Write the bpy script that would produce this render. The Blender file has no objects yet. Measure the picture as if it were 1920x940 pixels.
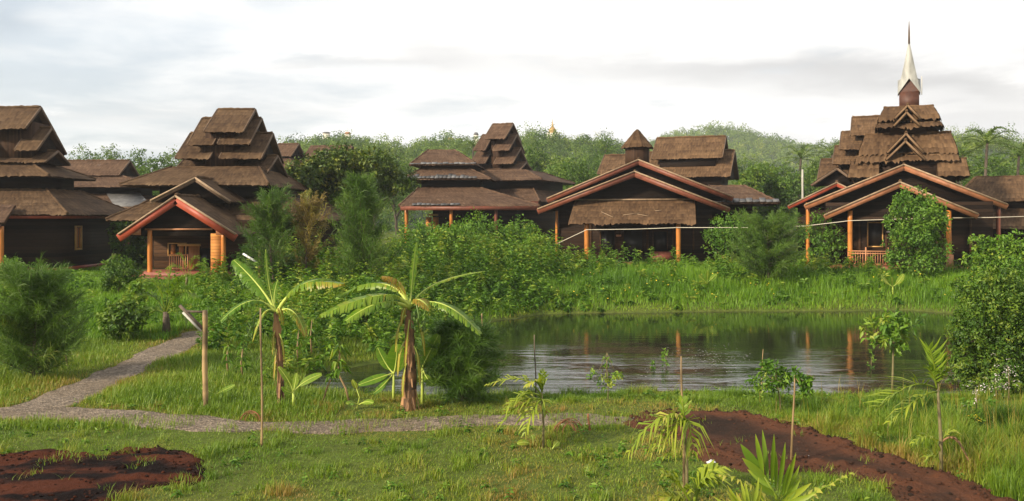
import bpy, math, random
import numpy as np
from math import radians, sin, cos, pi, atan2, sqrt
from mathutils import Vector, Euler

# ------------------------------------------------------------------ camera
F, CX, YH, CAMZ = 1660.0, 960.0, 410.0, 3.6
sc = bpy.context.scene
COL = sc.collection
cam = bpy.data.cameras.new('camera')
cam.sensor_width = 36.0
cam.lens = 36.0 * F / 1920.0
cam.shift_y = -(470.0 - YH) / 1920.0
cam.clip_start = 0.1
cam.clip_end = 6000
camo = bpy.data.objects.new('camera', cam)
camo.location = (0, 0, CAMZ)
camo.rotation_euler = (pi / 2, 0, 0)
COL.objects.link(camo)
sc.camera = camo

# ------------------------------------------------------------------ sky, sun, exposure
SUN_AZ = (-0.80, -0.60)
SUN_EL = radians(27)
w = bpy.data.worlds.new('World')
sc.world = w
w.use_nodes = True
nt = w.node_tree
nt.nodes.clear()
def N(tree, typ, **kw):
    n = tree.nodes.new(typ)
    for k, v in kw.items():
        if k == 'inp':
            for kk, vv in v.items(): n.inputs[kk].default_value = vv
        else: setattr(n, k, v)
    return n
def math_n(tree, op, a, b=None, c=None, clamp=False):
    n = tree.nodes.new('ShaderNodeMath'); n.operation = op; n.use_clamp = clamp
    for i, v in enumerate((a, b, c)):
        if v is None: continue
        if isinstance(v, (int, float)): n.inputs[i].default_value = v
        else: tree.links.new(v, n.inputs[i])
    return n.outputs[0]
def ramp(tree, fac, stops, interp='LINEAR'):
    r = tree.nodes.new('ShaderNodeValToRGB'); r.color_ramp.interpolation = interp
    el = r.color_ramp.elements
    while len(el) < len(stops): el.new(0.5)
    for e, (p, c) in zip(el, stops):
        e.position = p
        e.color = (c, c, c, 1) if isinstance(c, (int, float)) else (*c, 1)
    tree.links.new(fac, r.inputs['Fac'])
    return r.outputs['Color']
def mixc(tree, fac, a, b, blend='MIX'):
    n = tree.nodes.new('ShaderNodeMix'); n.data_type = 'RGBA'; n.blend_type = blend
    for sock, v in ((n.inputs[0], fac), (n.inputs[6], a), (n.inputs[7], b)):
        if isinstance(v, (int, float)): sock.default_value = v
        elif isinstance(v, tuple): sock.default_value = (*v, 1) if len(v) == 3 else v
        else: tree.links.new(v, sock)
    return n.outputs[2]

SKY_STRENGTH = 0.098
HAZE = 0.00034
def build_world():
    t = nt
    out = N(t, 'ShaderNodeOutputWorld')
    bg = N(t, 'ShaderNodeBackground', inp={'Strength': SKY_STRENGTH})
    t.links.new(bg.outputs[0], out.inputs['Surface'])
    sky = N(t, 'ShaderNodeTexSky', sky_type='NISHITA', sun_disc=False)
    sky.sun_elevation = SUN_EL
    sky.sun_rotation = atan2(SUN_AZ[0], SUN_AZ[1])
    sky.dust_density = 2.0
    tc = N(t, 'ShaderNodeTexCoord')
    sp = N(t, 'ShaderNodeSeparateXYZ'); t.links.new(tc.outputs['Generated'], sp.inputs[0])
    x, y, z = sp.outputs
    zc = math_n(t, 'ADD', math_n(t, 'MAXIMUM', z, 0.0), 0.10)
    cv = N(t, 'ShaderNodeCombineXYZ')
    t.links.new(math_n(t, 'DIVIDE', x, zc), cv.inputs[0])
    t.links.new(math_n(t, 'DIVIDE', y, zc), cv.inputs[1])
    def noise(scale, detail, rough, off, dist=0.0):
        mp = N(t, 'ShaderNodeMapping'); mp.inputs['Location'].default_value = off
        t.links.new(cv.outputs[0], mp.inputs[0])
        n = N(t, 'ShaderNodeTexNoise', inp={'Scale': scale, 'Detail': detail, 'Roughness': rough, 'Distortion': dist})
        t.links.new(mp.outputs[0], n.inputs['Vector'])
        return n.outputs['Fac']
    n1 = noise(0.55, 7, 0.58, (3.1, 0.7, 0), 0.4)
    n2 = noise(1.5, 6, 0.55, (7.3, 2.2, 0), 0.2)
    n3 = noise(0.35, 3, 0.5, (1.2, 5.2, 0))
    # cloud brightness
    b = math_n(t, 'MULTIPLY_ADD', n2, 0.55, math_n(t, 'MULTIPLY', n1, 0.55))
    cloud = ramp(t, b, [(0.34, (4.9, 5.0, 5.15)), (0.45, (6.1, 6.12, 6.15)), (0.56, (7.3, 7.27, 7.2)), (0.68, (8.6, 8.5, 8.3))])
    # long soft grey bands low in the sky and a brighter veil above: patches fixed to compass directions
    azn = math_n(t, 'DIVIDE', x, math_n(t, 'MAXIMUM', y, 0.05))
    eln = math_n(t, 'DIVIDE', z, math_n(t, 'MAXIMUM', y, 0.05))
    def patch(a0, e0, wa, we, tilt=0.0):
        wob = math_n(t, 'MULTIPLY', math_n(t, 'SUBTRACT', n2, 0.5), 0.09)
        da = math_n(t, 'DIVIDE', math_n(t, 'SUBTRACT', azn, a0), wa)
        e = math_n(t, 'SUBTRACT', math_n(t, 'ADD', eln, wob), e0)
        e = math_n(t, 'SUBTRACT', e, math_n(t, 'MULTIPLY', math_n(t, 'SUBTRACT', azn, a0), tilt))
        de = math_n(t, 'DIVIDE', e, we)
        r2 = math_n(t, 'ADD', math_n(t, 'MULTIPLY', da, da), math_n(t, 'MULTIPLY', de, de))
        return math_n(t, 'POWER', 2.718, math_n(t, 'MULTIPLY', r2, -1.0))
    def P(px, py): return (px - CX) / F, (YH - py) / F
    dark = None
    for (px, py, wx, wy, tilt, amt) in ((1400, 135, 400, 26, -0.03, 0.62), (1800, 170, 260, 30, -0.05, .5), (830, 85, 120, 40, 0, .42), (10, 40, 70, 30, 0, .65),
                                   (620, 112, 190, 12, 0, .4), (200, 205, 500, 20, 0, .28), (1850, 225, 200, 24, 0, .35), (1250, 30, 300, 30, 0, .18)):
        a0, e0 = P(px, py)
        p = math_n(t, 'MULTIPLY', patch(a0, e0, wx / F, wy / F, tilt), amt * 1.3)
        dark = p if dark is None else math_n(t, 'ADD', dark, p)
    dark = math_n(t, 'MULTIPLY', dark, math_n(t, 'MULTIPLY_ADD', n1, 1.2, 0.35), clamp=True)
    cloud = mixc(t, dark, cloud, (4.5, 4.5, 4.55))
    bright = None
    for (px, py, wx, wy, amt) in ((1050, 40, 700, 90, .7), (300, 60, 420, 40, .5), (1150, 190, 500, 25, .45), (130, 258, 90, 22, .8), (1500, 215, 200, 14, .4)):
        a0, e0 = P(px, py)
        p = math_n(t, 'MULTIPLY', patch(a0, e0, wx / F, wy / F), amt)
        bright = p if bright is None else math_n(t, 'ADD', bright, p)
    inv = math_n(t, 'SUBTRACT', 1.0, dark)
    cloud = mixc(t, math_n(t, 'MULTIPLY', math_n(t, 'MINIMUM', bright, 1.0), inv), cloud, (8.6, 8.5, 8.3))
    # gaps of blue sky, mostly towards the west side
    west = math_n(t, 'MULTIPLY_ADD', azn, -0.55, 0.13, clamp=True)
    gap = ramp(t, math_n(t, 'ADD', math_n(t, 'MULTIPLY', n3, 0.4), math_n(t, 'MULTIPLY_ADD', n2, 0.5, math_n(t, 'MULTIPLY', west, -0.62))), [(0.16, 1.0), (0.36, 0.0)])
    gapf = math_n(t, 'MULTIPLY', gap, 0.62)
    blue = mixc(t, 0.35, sky.outputs[0], (4.6, 5.9, 7.0))
    col = mixc(t, gapf, cloud, blue)
    t.links.new(col, bg.inputs['Color'])
build_world()

sun = bpy.data.lights.new('sun', 'SUN')
sun.energy = 4.5
sun.angle = radians(3.5)
sun.color = (1.0, 0.88, 0.70)
suno = bpy.data.objects.new('sun', sun)
S = Vector((SUN_AZ[0] * cos(SUN_EL), SUN_AZ[1] * cos(SUN_EL), sin(SUN_EL)))
suno.rotation_euler = S.to_track_quat('Z', 'Y').to_euler()
suno.location = (-40, -30, 40)
COL.objects.link(suno)
sc.view_settings.view_transform = 'Standard'
sc.view_settings.look = 'None'
sc.view_settings.gamma = 1
sc.view_settings.exposure = 0.60
sc.view_settings.use_curve_mapping = False
try:
    sc.cycles.max_bounces = 6
    sc.cycles.diffuse_bounces = 3
    sc.cycles.glossy_bounces = 3
    sc.cycles.transmission_bounces = 4
    sc.cycles.transparent_max_bounces = 6
    sc.cycles.caustics_reflective = False
    sc.cycles.caustics_refractive = False
    sc.cycles.use_denoising = True
except Exception: pass

# ------------------------------------------------------------------ helpers
rng = np.random.default_rng(7)
def unit(a):
    a = np.asarray(a, float)
    return a / np.maximum(np.linalg.norm(a, axis=-1, keepdims=True), 1e-9)
def ss(a, b, x):
    t = np.clip((x - a) / (b - a), 0, 1)
    return t * t * (3 - 2 * t)
def vnoise(x, y, scale, seed=0):
    x = np.asarray(x, float) / scale; y = np.asarray(y, float) / scale
    xi = np.floor(x).astype(np.int64); yi = np.floor(y).astype(np.int64)
    fx = x - xi; fy = y - yi
    fx = fx * fx * (3 - 2 * fx); fy = fy * fy * (3 - 2 * fy)
    def h(i, j):
        n = (i * 374761393 + j * 668265263 + seed * 974634777) & 0x7fffffff
        n = ((n ^ (n >> 13)) * 1274126177) & 0x7fffffff
        return ((n ^ (n >> 16)) & 0xffff) / 65535.0
    return (h(xi, yi) * (1 - fx) + h(xi + 1, yi) * fx) * (1 - fy) + (h(xi, yi + 1) * (1 - fx) + h(xi + 1, yi + 1) * fx) * fy
def fnoise(x, y, scale, seed=0, o=3):
    r = 0; a = 1; s = 0
    for k in range(o):
        r = r + a * vnoise(x, y, scale / 2 ** k, seed + k); s += a; a *= 0.5
    return r / s

class MB:
    def __init__(self): self.v = []; self.t = []; self.q = []; self.c = []; self.n = 0
    def add(self, v, tris=None, quads=None, tint=None):
        v = np.asarray(v, float).reshape(-1, 3)
        if tint is None: tint = 0.5
        tint = np.broadcast_to(np.asarray(tint, float), (len(v),))
        self.v.append(v); self.c.append(tint)
        if tris is not None and len(tris): self.t.append(np.asarray(tris, np.int64).reshape(-1, 3) + self.n)
        if quads is not None and len(quads): self.q.append(np.asarray(quads, np.int64).reshape(-1, 4) + self.n)
        self.n += len(v)
    def build(self, name, mat, parent=None, smooth=False, loc=None):
        me = bpy.data.meshes.new(name)
        v = np.concatenate(self.v).astype(np.float32)
        if loc is not None: v = v - np.asarray(loc, np.float32)
        t = np.concatenate(self.t) if self.t else np.zeros((0, 3), np.int64)
        q = np.concatenate(self.q) if self.q else np.zeros((0, 4), np.int64)
        lv = np.concatenate([t.ravel(), q.ravel()]).astype(np.int32)
        ls = np.concatenate([np.arange(len(t)) * 3, len(t) * 3 + np.arange(len(q)) * 4]).astype(np.int32)
        me.vertices.add(len(v)); me.vertices.foreach_set('co', v.ravel())
        me.loops.add(len(lv)); me.loops.foreach_set('vertex_index', lv)
        me.polygons.add(len(ls)); me.polygons.foreach_set('loop_start', ls)
        if smooth: me.polygons.foreach_set('use_smooth', np.ones(len(ls), bool))
        me.update(calc_edges=True)
        a = me.attributes.new('tint', 'FLOAT', 'POINT')
        a.data.foreach_set('value', np.concatenate(self.c).astype(np.float32))
        me.materials.append(mat)
        o = bpy.data.objects.new(name, me)
        COL.objects.link(o)
        if parent is not None: o.parent = parent
        if loc is not None: o.location = loc
        return o
    # ---- shapes
    def box(self, lo, hi, tint=None):
        x0, y0, z0 = lo; x1, y1, z1 = hi
        v = [(x0,y0,z0),(x1,y0,z0),(x1,y1,z0),(x0,y1,z0),(x0,y0,z1),(x1,y0,z1),(x1,y1,z1),(x0,y1,z1)]
        self.add(v, quads=[(0,3,2,1),(4,5,6,7),(0,1,5,4),(1,2,6,5),(2,3,7,6),(3,0,4,7)], tint=tint)
    def bar(self, p, q, w, h, up=(0, 0, 1), tint=None):
        p = np.array(p, float); q = np.array(q, float)
        d = unit(q - p); s = unit(np.cross(d, np.array(up, float))); u = np.cross(s, d)
        v = [e + s * a * w / 2 + u * b * h / 2 for e in (p, q) for a, b in ((-1,-1),(1,-1),(1,1),(-1,1))]
        self.add(v, quads=[(0,1,2,3),(7,6,5,4),(0,4,5,1),(1,5,6,2),(2,6,7,3),(3,7,4,0)], tint=tint)
    def tube(self, pts, rad, seg=7, tint=None, jit=0.0, cap=True):
        pts = np.asarray(pts, float); n = len(pts)
        rad = np.broadcast_to(np.asarray(rad, float), (n,))
        d = unit(np.gradient(pts, axis=0))
        ref = np.array((0.31, 0.95, 0.05)) if abs(d[0][2]) > 0.7 else np.array((0, 0, 1.0))
        s = unit(np.cross(d, ref)); u = np.cross(s, d)
        a = np.arange(seg) / seg * 2 * pi
        r = rad[:, None] * (1 + jit * rng.uniform(-1, 1, (n, seg)))
        v = pts[:, None] + r[..., None] * (np.cos(a)[None, :, None] * s[:, None] + np.sin(a)[None, :, None] * u[:, None])
        q = []
        for i in range(n - 1):
            for j in range(seg):
                k = (j + 1) % seg
                q.append((i * seg + j, i * seg + k, (i + 1) * seg + k, (i + 1) * seg + j))
        V = np.concatenate([v.reshape(-1, 3), pts[:1], pts[-1:]])
        tr = []
        if cap:
            for j in range(seg):
                k = (j + 1) % seg
                tr.append((n * seg, k, j)); tr.append((n * seg + 1, (n - 1) * seg + j, (n - 1) * seg + k))
        if tint is not None and np.ndim(tint) == 1: tint = np.concatenate([np.repeat(tint, seg), [tint[0], tint[-1]]])
        self.add(V, tris=tr, quads=q, tint=tint)
    def leaves(self, P, D, Nn, L, W, tint, fold=0.2, droop=0.12):
        P = np.asarray(P, float); n = len(P)
        D = unit(D); S_ = unit(np.cross(D, Nn)); Nn = np.cross(S_, D)
        L = np.broadcast_to(L, (n,))[:, None]; W = np.broadcast_to(W, (n,))[:, None]
        mid = P + D * L * 0.45
        v = np.stack([P, mid + S_ * W / 2 + Nn * W * fold, P + D * L - Nn * L * droop, mid - S_ * W / 2 + Nn * W * fold], 1)
        i = np.arange(n)[:, None] * 4
        t = np.concatenate([i + np.array([0, 2, 1]), i + np.array([0, 3, 2])])
        self.add(v.reshape(-1, 3), tris=t, tint=np.repeat(np.broadcast_to(tint, (n,)), 4))
    def strands(self, P, D, L, W, tint, sag=0.15):
        P = np.asarray(P, float); n = len(P); D = unit(D)
        L = np.broadcast_to(L, (n,))[:, None]; W = np.broadcast_to(W, (n,))[:, None]
        S_ = unit(np.cross(D, rng.normal(size=(n, 3))))
        m = P + D * L * 0.55
        tip = P + D * L - np.array((0, 0, 1.0)) * L * sag
        v = np.stack([P - S_ * W / 2, P + S_ * W / 2, m + S_ * W / 2.4, m - S_ * W / 2.4, tip], 1)
        i = np.arange(n)[:, None] * 5
        tt = np.broadcast_to(tint, (n,))
        self.add(v.reshape(-1, 3), tris=i + np.array([3, 2, 4]), quads=i + np.array([0, 1, 2, 3]), tint=np.repeat(tt, 5))

def tag(o, label=None, cat=None, group=None, kind=None):
    if label: o['label'] = label
    if cat: o['category'] = cat
    if group: o['group'] = group
    if kind: o['kind'] = kind
    return o
def empty(name, loc, rz=0.0, label=None, cat=None, group=None):
    o = bpy.data.objects.new(name, None); o.empty_display_size = 0.2
    COL.objects.link(o); o.location = loc; o.rotation_euler = (0, 0, rz)
    return tag(o, label, cat, group)

# ------------------------------------------------------------------ materials
def newmat(name):
    m = bpy.data.materials.new(name); m.use_nodes = True
    t = m.node_tree; t.nodes.clear()
    out = N(t, 'ShaderNodeOutputMaterial'); b = N(t, 'ShaderNodeBsdfPrincipled')
    t.links.new(b.outputs[0], out.inputs['Surface'])
    return m, t, b, out
def tex_noise(t, scale, detail=4, rough=0.55, coord='Object', sx=(1, 1, 1)):
    tc = N(t, 'ShaderNodeTexCoord'); mp = N(t, 'ShaderNodeMapping'); mp.inputs['Scale'].default_value = sx
    t.links.new(tc.outputs[coord], mp.inputs[0])
    n = N(t, 'ShaderNodeTexNoise', inp={'Scale': scale, 'Detail': detail, 'Roughness': rough})
    t.links.new(mp.outputs[0], n.inputs['Vector'])
    return n.outputs['Fac']
def tint_attr(t): return N(t, 'ShaderNodeAttribute', attribute_name='tint').outputs['Fac']
def leafmat(name, stops, trans=0.3, rough=0.5, spec=0.35, nscale=3.0, namt=0.25, gain=1.0):
    trans = min(.36, trans)
    m, t, b, out = newmat(name)
    ti = tint_attr(t)
    nz = tex_noise(t, nscale, 3)
    f = math_n(t, 'ADD', ti, math_n(t, 'MULTIPLY', math_n(t, 'SUBTRACT', nz, 0.5), namt), clamp=True)
    c = ramp(t, f, [(p, (k[0] * 1.42 * gain, k[1] * 1.50 * gain, k[2] * 0.76 * gain)) for p, k in stops])
    t.links.new(c, b.inputs['Base Color'])
    b.inputs['Roughness'].default_value = rough
    b.inputs['Specular IOR Level'].default_value = spec
    tr = N(t, 'ShaderNodeBsdfTranslucent')
    c2 = mixc(t, 1.0, c, (1.15, 1.25, 0.6), 'MULTIPLY')
    t.links.new(c2, tr.inputs['Color'])
    mx = N(t, 'ShaderNodeMixShader', inp={0: trans})
    t.links.new(b.outputs[0], mx.inputs[1]); t.links.new(tr.outputs[0], mx.inputs[2])
    t.links.new(mx.outputs[0], out.inputs['Surface'])
    return m
def plain(name, c, rough=0.6, var=0.35, scale=6.0, sx=(1, 1, 1), bump=0.0, metal=0.0, spec=0.4, use_tint=True):
    m, t, b, out = newmat(name)
    nz = tex_noise(t, scale, 6, 0.6, sx=sx)
    f = nz
    if use_tint: f = math_n(t, 'ADD', nz, math_n(t, 'MULTIPLY', math_n(t, 'SUBTRACT', tint_attr(t), 0.5), 0.8))
    lo = tuple(x * (1 - var) for x in c); hi = tuple(min(1, x * (1 + var)) for x in c)
    t.links.new(ramp(t, f, [(0.25, lo), (0.75, hi)]), b.inputs['Base Color'])
    b.inputs['Roughness'].default_value = rough; b.inputs['Metallic'].default_value = metal
    b.inputs['Specular IOR Level'].default_value = spec
    if bump:
        bp = N(t, 'ShaderNodeBump', inp={'Strength': bump, 'Distance': 0.02}); t.links.new(nz, bp.inputs['Height']); t.links.new(bp.outputs[0], b.inputs['Normal'])
    return m
def thatchmat(name, stops, blotch=None):
    m, t, b, out = newmat(name)
    nz = tex_noise(t, 1.3, 5, 0.65)
    fine = tex_noise(t, 14, 3, 0.6, sx=(1, 0.25, 0.25))
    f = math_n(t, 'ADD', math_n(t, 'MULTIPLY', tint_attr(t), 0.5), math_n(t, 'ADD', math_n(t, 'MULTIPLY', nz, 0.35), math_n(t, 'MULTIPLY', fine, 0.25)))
    f = math_n(t, 'SUBTRACT', f, 0.05)
    big = tex_noise(t, 0.55, 4, 0.6)
    f = math_n(t, 'ADD', f, math_n(t, 'MULTIPLY', math_n(t, 'SUBTRACT', big, 0.5), 0.55))
    c = ramp(t, f, [(p, (.80 * k[0], .75 * k[1], .67 * k[2])) for p, k in stops])
    if blotch:
        n2 = tex_noise(t, 0.7, 6, 0.7)
        c = mixc(t, ramp(t, n2, [(blotch[0], 0.0), (blotch[0] + 0.06, 0.85)]), c, blotch[1])
    t.links.new(c, b.inputs['Base Color'])
    b.inputs['Roughness'].default_value = 0.9; b.inputs['Specular IOR Level'].default_value = 0.15
    bp = N(t, 'ShaderNodeBump', inp={'Strength': 0.6, 'Distance': 0.03}); t.links.new(fine, bp.inputs['Height']); t.links.new(bp.outputs[0], b.inputs['Normal'])
    return m
def boardmat(name, dark, light, pitch=0.17, rough=0.55, vertical=False):
    m, t, b, out = newmat(name)
    tc = N(t, 'ShaderNodeTexCoord'); sp = N(t, 'ShaderNodeSeparateXYZ'); t.links.new(tc.outputs['Object'], sp.inputs[0])
    z = math_n(t, 'ADD', sp.outputs[0], sp.outputs[1]) if vertical else sp.outputs[2]
    k = math_n(t, 'DIVIDE', z, pitch); fl = math_n(t, 'FLOOR', k); fr = math_n(t, 'FRACT', k)
    wn = N(t, 'ShaderNodeTexWhiteNoise', noise_dimensions='1D'); t.links.new(fl, wn.inputs['W'])
    gr = tex_noise(t, 5, 6, 0.65, sx=(0.5, 0.5, 6) if not vertical else (6, 6, 0.5))
    f = math_n(t, 'ADD', math_n(t, 'MULTIPLY', wn.outputs['Value'], 0.45), math_n(t, 'MULTIPLY', gr, 0.6))
    c = ramp(t, f, [(0.2, dark), (0.8, light)])
    gap = ramp(t, fr, [(0.0, 0.15), (0.08, 1.0), (0.95, 1.0), (1.0, 0.4)])
    c = mixc(t, 1.0, c, gap, 'MULTIPLY')
    t.links.new(c, b.inputs['Base Color']); b.inputs['Roughness'].default_value = max(rough, .7); b.inputs['Specular IOR Level'].default_value = 0.12
    bp = N(t, 'ShaderNodeBump', inp={'Strength': 0.7, 'Distance': 0.02}); t.links.new(gap, bp.inputs['Height']); t.links.new(bp.outputs[0], b.inputs['Normal'])
    return m

M = {}
M['thatch'] = thatchmat('thatch_weathered', [(0.1, (0.030, 0.018, 0.011)), (0.42, (0.085, 0.053, 0.032)), (0.75, (0.16, 0.105, 0.062)), (1, (0.25, 0.18, 0.115))])
M['thatch_far'] = thatchmat('thatch_grey_patched', [(0.1, (0.035, 0.020, 0.014)), (0.42, (0.095, 0.058, 0.040)), (0.75, (0.17, 0.110, 0.074)), (1, (0.26, 0.19, 0.135))], blotch=(0.66, (0.17, 0.145, 0.125)))
M['thatch_pale'] = thatchmat('thatch_pale_fringed', [(0.1, (0.035, 0.019, 0.010)), (0.42, (0.10, 0.06, 0.034)), (0.75, (0.20, 0.125, 0.070)), (1, (0.36, 0.25, 0.145))])
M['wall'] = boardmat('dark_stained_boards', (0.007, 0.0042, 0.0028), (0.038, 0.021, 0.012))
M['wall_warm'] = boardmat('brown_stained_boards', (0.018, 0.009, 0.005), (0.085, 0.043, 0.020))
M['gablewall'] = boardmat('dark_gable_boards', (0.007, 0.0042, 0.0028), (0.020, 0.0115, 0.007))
M['matting'] = boardmat('woven_bamboo_matting', (0.022, 0.011, 0.006), (0.066, 0.034, 0.018), pitch=0.09, vertical=True)
M['post'] = plain('varnished_orange_post', (0.46, 0.165, 0.030), rough=0.4, var=0.35, scale=3, sx=(4, 4, 0.5))
M['red'] = plain('red_painted_board', (0.30, 0.055, 0.025), rough=0.5, var=0.3, scale=3)
M['redbrown'] = plain('red_brown_board', (0.165, 0.050, 0.026), rough=0.5, var=0.4, scale=4)
M['tan'] = plain('weathered_orange_board', (0.27, 0.108, 0.048), rough=0.55, var=0.4, scale=4)
M['batten'] = plain('pale_edge_batten', (0.29, 0.20, 0.12), rough=0.7, var=0.4, scale=5)
M['screen'] = boardmat('orange_slat_screen', (0.28, 0.11, 0.03), (0.60, 0.26, 0.07), pitch=0.14, rough=0.45)
M['doorwood'] = plain('brown_door_wood', (0.33, 0.13, 0.035), rough=0.45, var=0.4, scale=3, sx=(6, 6, 0.6))
M['frame'] = plain('light_window_frame', (0.55, 0.31, 0.10), rough=0.5, var=0.2)
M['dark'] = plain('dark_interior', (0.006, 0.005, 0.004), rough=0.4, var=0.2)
M['metal'] = plain('grey_metal_sheet', (0.125, 0.12, 0.115), rough=0.6, var=0.5, scale=3, metal=0.2)
M['white'] = plain('white_painted', (0.75, 0.74, 0.70), rough=0.5, var=0.12)
M['spire'] = plain('weathered_white_spire', (0.31, 0.305, 0.275), rough=0.55, var=0.4, scale=1.5, sx=(3, 3, 0.5))
M['spirewood'] = plain('red_brown_turret_wood', (0.075, 0.028, 0.016), rough=0.6, var=0.4, scale=4)
M['rail'] = plain('tan_rail_wood', (0.45, 0.20, 0.09), rough=0.55, var=0.3)
M['floorred'] = plain('red_floor_board', (0.20, 0.060, 0.034), rough=0.6, var=0.4)
M['concrete'] = plain('pale_concrete', (0.42, 0.40, 0.34), rough=0.8, var=0.2)
M['bamboo'] = plain('dry_bamboo', (0.25, 0.165, 0.075), rough=0.6, var=0.5, scale=4, sx=(3, 3, 1.2))
M['bark'] = plain('grey_brown_bark', (0.10, 0.075, 0.052), rough=0.9, var=0.5, scale=8, sx=(2, 2, 0.5), bump=0.6)
M['stem'] = plain('brown_green_stem', (0.15, 0.125, 0.055), rough=0.7, var=0.5, scale=8)
M['bananastem'] = plain('banana_pseudostem', (0.20, 0.105, 0.045), rough=0.8, var=0.75, scale=7, sx=(3, 3, 0.6), bump=0.6)
M['deadleaf'] = plain('dead_leaf_sheath', (0.23, 0.125, 0.06), rough=0.85, var=0.6, scale=6)
M['rust'] = plain('rusty_dry_vine', (0.20, 0.085, 0.035), rough=0.85, var=0.5, scale=8)
M['cable'] = plain('white_cable', (0.62, 0.55, 0.43), rough=0.6, var=0.15)
M['gold'] = plain('gilded_stupa', (0.42, 0.26, 0.09), rough=0.45, var=0.2, metal=0.3)
M['hillhouse'] = plain('pale_hill_building', (0.62, 0.58, 0.48), rough=0.7, var=0.2)
M['hillroof'] = plain('rust_hill_roof', (0.36, 0.15, 0.08), rough=0.7, var=0.3)
M['litter'] = plain('pale_litter', (0.62, 0.62, 0.60), rough=0.5, var=0.15)

M['grass'] = leafmat('grass_blades', [(0.0, (0.032, 0.070, 0.009)), (0.35, (0.074, 0.126, 0.014)), (0.65, (0.124, 0.168, 0.020)), (0.85, (0.18, 0.170, 0.040)), (1, (0.21, 0.130, 0.058))], trans=0.3, nscale=0.9, namt=0.3)
M['bankgrass'] = leafmat('lush_bank_grass', [(0.0, (0.030, 0.074, 0.009)), (0.4, (0.086, 0.165, 0.014)), (0.75, (0.150, 0.225, 0.024)), (1, (0.24, 0.22, 0.06))], trans=0.33, nscale=0.5, namt=0.3)
M['weed'] = leafmat('broad_weed_leaves', [(0.0, (0.018, 0.048, 0.008)), (0.4, (0.052, 0.112, 0.015)), (0.75, (0.105, 0.175, 0.028)), (1, (0.19, 0.21, 0.045))], trans=0.28, nscale=0.8, namt=0.3)
M['tree'] = leafmat('tree_leaves', [(0.0, (0.014, 0.036, 0.007)), (0.4, (0.048, 0.094, 0.016)), (0.75, (0.105, 0.150, 0.026)), (1, (0.16, 0.18, 0.038))], trans=0.3)
M['treedark'] = leafmat('dark_tree_leaves', [(0.0, (0.012, 0.027, 0.005)), (0.45, (0.044, 0.072, 0.011)), (0.8, (0.12, 0.13, 0.020)), (1, (0.20, 0.165, 0.035))], trans=0.2)
M['casuarina'] = leafmat('feathery_needles', [(0.0, (0.018, 0.042, 0.010)), (0.45, (0.052, 0.098, 0.020)), (0.8, (0.090, 0.140, 0.030)), (1, (0.16, 0.150, 0.045))], trans=0.22)
M['drybush'] = leafmat('dry_brown_twigs', [(0.0, (0.065, 0.038, 0.016)), (0.5, (0.17, 0.115, 0.045)), (1, (0.16, 0.17, 0.05))], trans=0.15)
M['banana'] = leafmat('banana_leaves', [(0.0, (0.038, 0.092, 0.014)), (0.4, (0.105, 0.195, 0.028)), (0.68, (0.22, 0.28, 0.055)), (0.82, (0.34, 0.24, 0.06)), (1, (0.26, 0.13, 0.055))], trans=0.35, rough=0.38, spec=0.3, nscale=6, gain=.74)
M['bananatree'] = leafmat('banana_midrib', [(0, (0.26, 0.32, 0.10)), (1, (0.36, 0.36, 0.15))], trans=0.1)
M['areca'] = leafmat('palm_leaflets', [(0.0, (0.055, 0.110, 0.014)), (0.4, (0.150, 0.215, 0.028)), (0.75, (0.30, 0.33, 0.055)), (1, (0.40, 0.34, 0.12))], trans=0.33, rough=0.5, gain=.72)
M['coconut'] = leafmat('coconut_leaflets', [(0.0, (0.024, 0.050, 0.010)), (0.5, (0.065, 0.105, 0.020)), (1, (0.14, 0.165, 0.035))], trans=0.25)
M['flower'] = plain('pale_blossom', (0.60, 0.52, 0.50), rough=0.6, var=0.2)
M['yellow'] = plain('yellow_flower', (0.75, 0.50, 0.03), rough=0.6, var=0.25)
M['forest'] = leafmat('hill_forest', [(0.0, (0.022, 0.050, 0.012)), (0.4, (0.066, 0.112, 0.024)), (0.75, (0.125, 0.165, 0.034)), (1, (0.17, 0.185, 0.048))], trans=0.25, nscale=0.02, namt=0.4)

# ground: soil with sparse green, mixed by noise only
def groundmat():
    m, t, b, out = newmat('soil_and_turf')
    n1 = tex_noise(t, 0.45, 6, 0.6); n2 = tex_noise(t, 7, 6, 0.65)
    soil = ramp(t, n2, [(0.3, (0.050, 0.038, 0.018)), (0.7, (0.13, 0.090, 0.042))])
    turf = ramp(t, n2, [(0.25, (0.045, 0.062, 0.012)), (0.6, (0.095, 0.130, 0.020)), (0.85, (0.16, 0.150, 0.040))])
    c = mixc(t, ramp(t, n1, [(0.35, 0.75), (0.65, 1.0)]), soil, turf)
    t.links.new(c, b.inputs['Base Color']); b.inputs['Roughness'].default_value = 0.95; b.inputs['Specular IOR Level'].default_value = 0.1
    bp = N(t, 'ShaderNodeBump', inp={'Strength': 0.8, 'Distance': 0.06}); t.links.new(n2, bp.inputs['Height']); t.links.new(bp.outputs[0], b.inputs['Normal'])
    return m
M['ground'] = groundmat()
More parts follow.
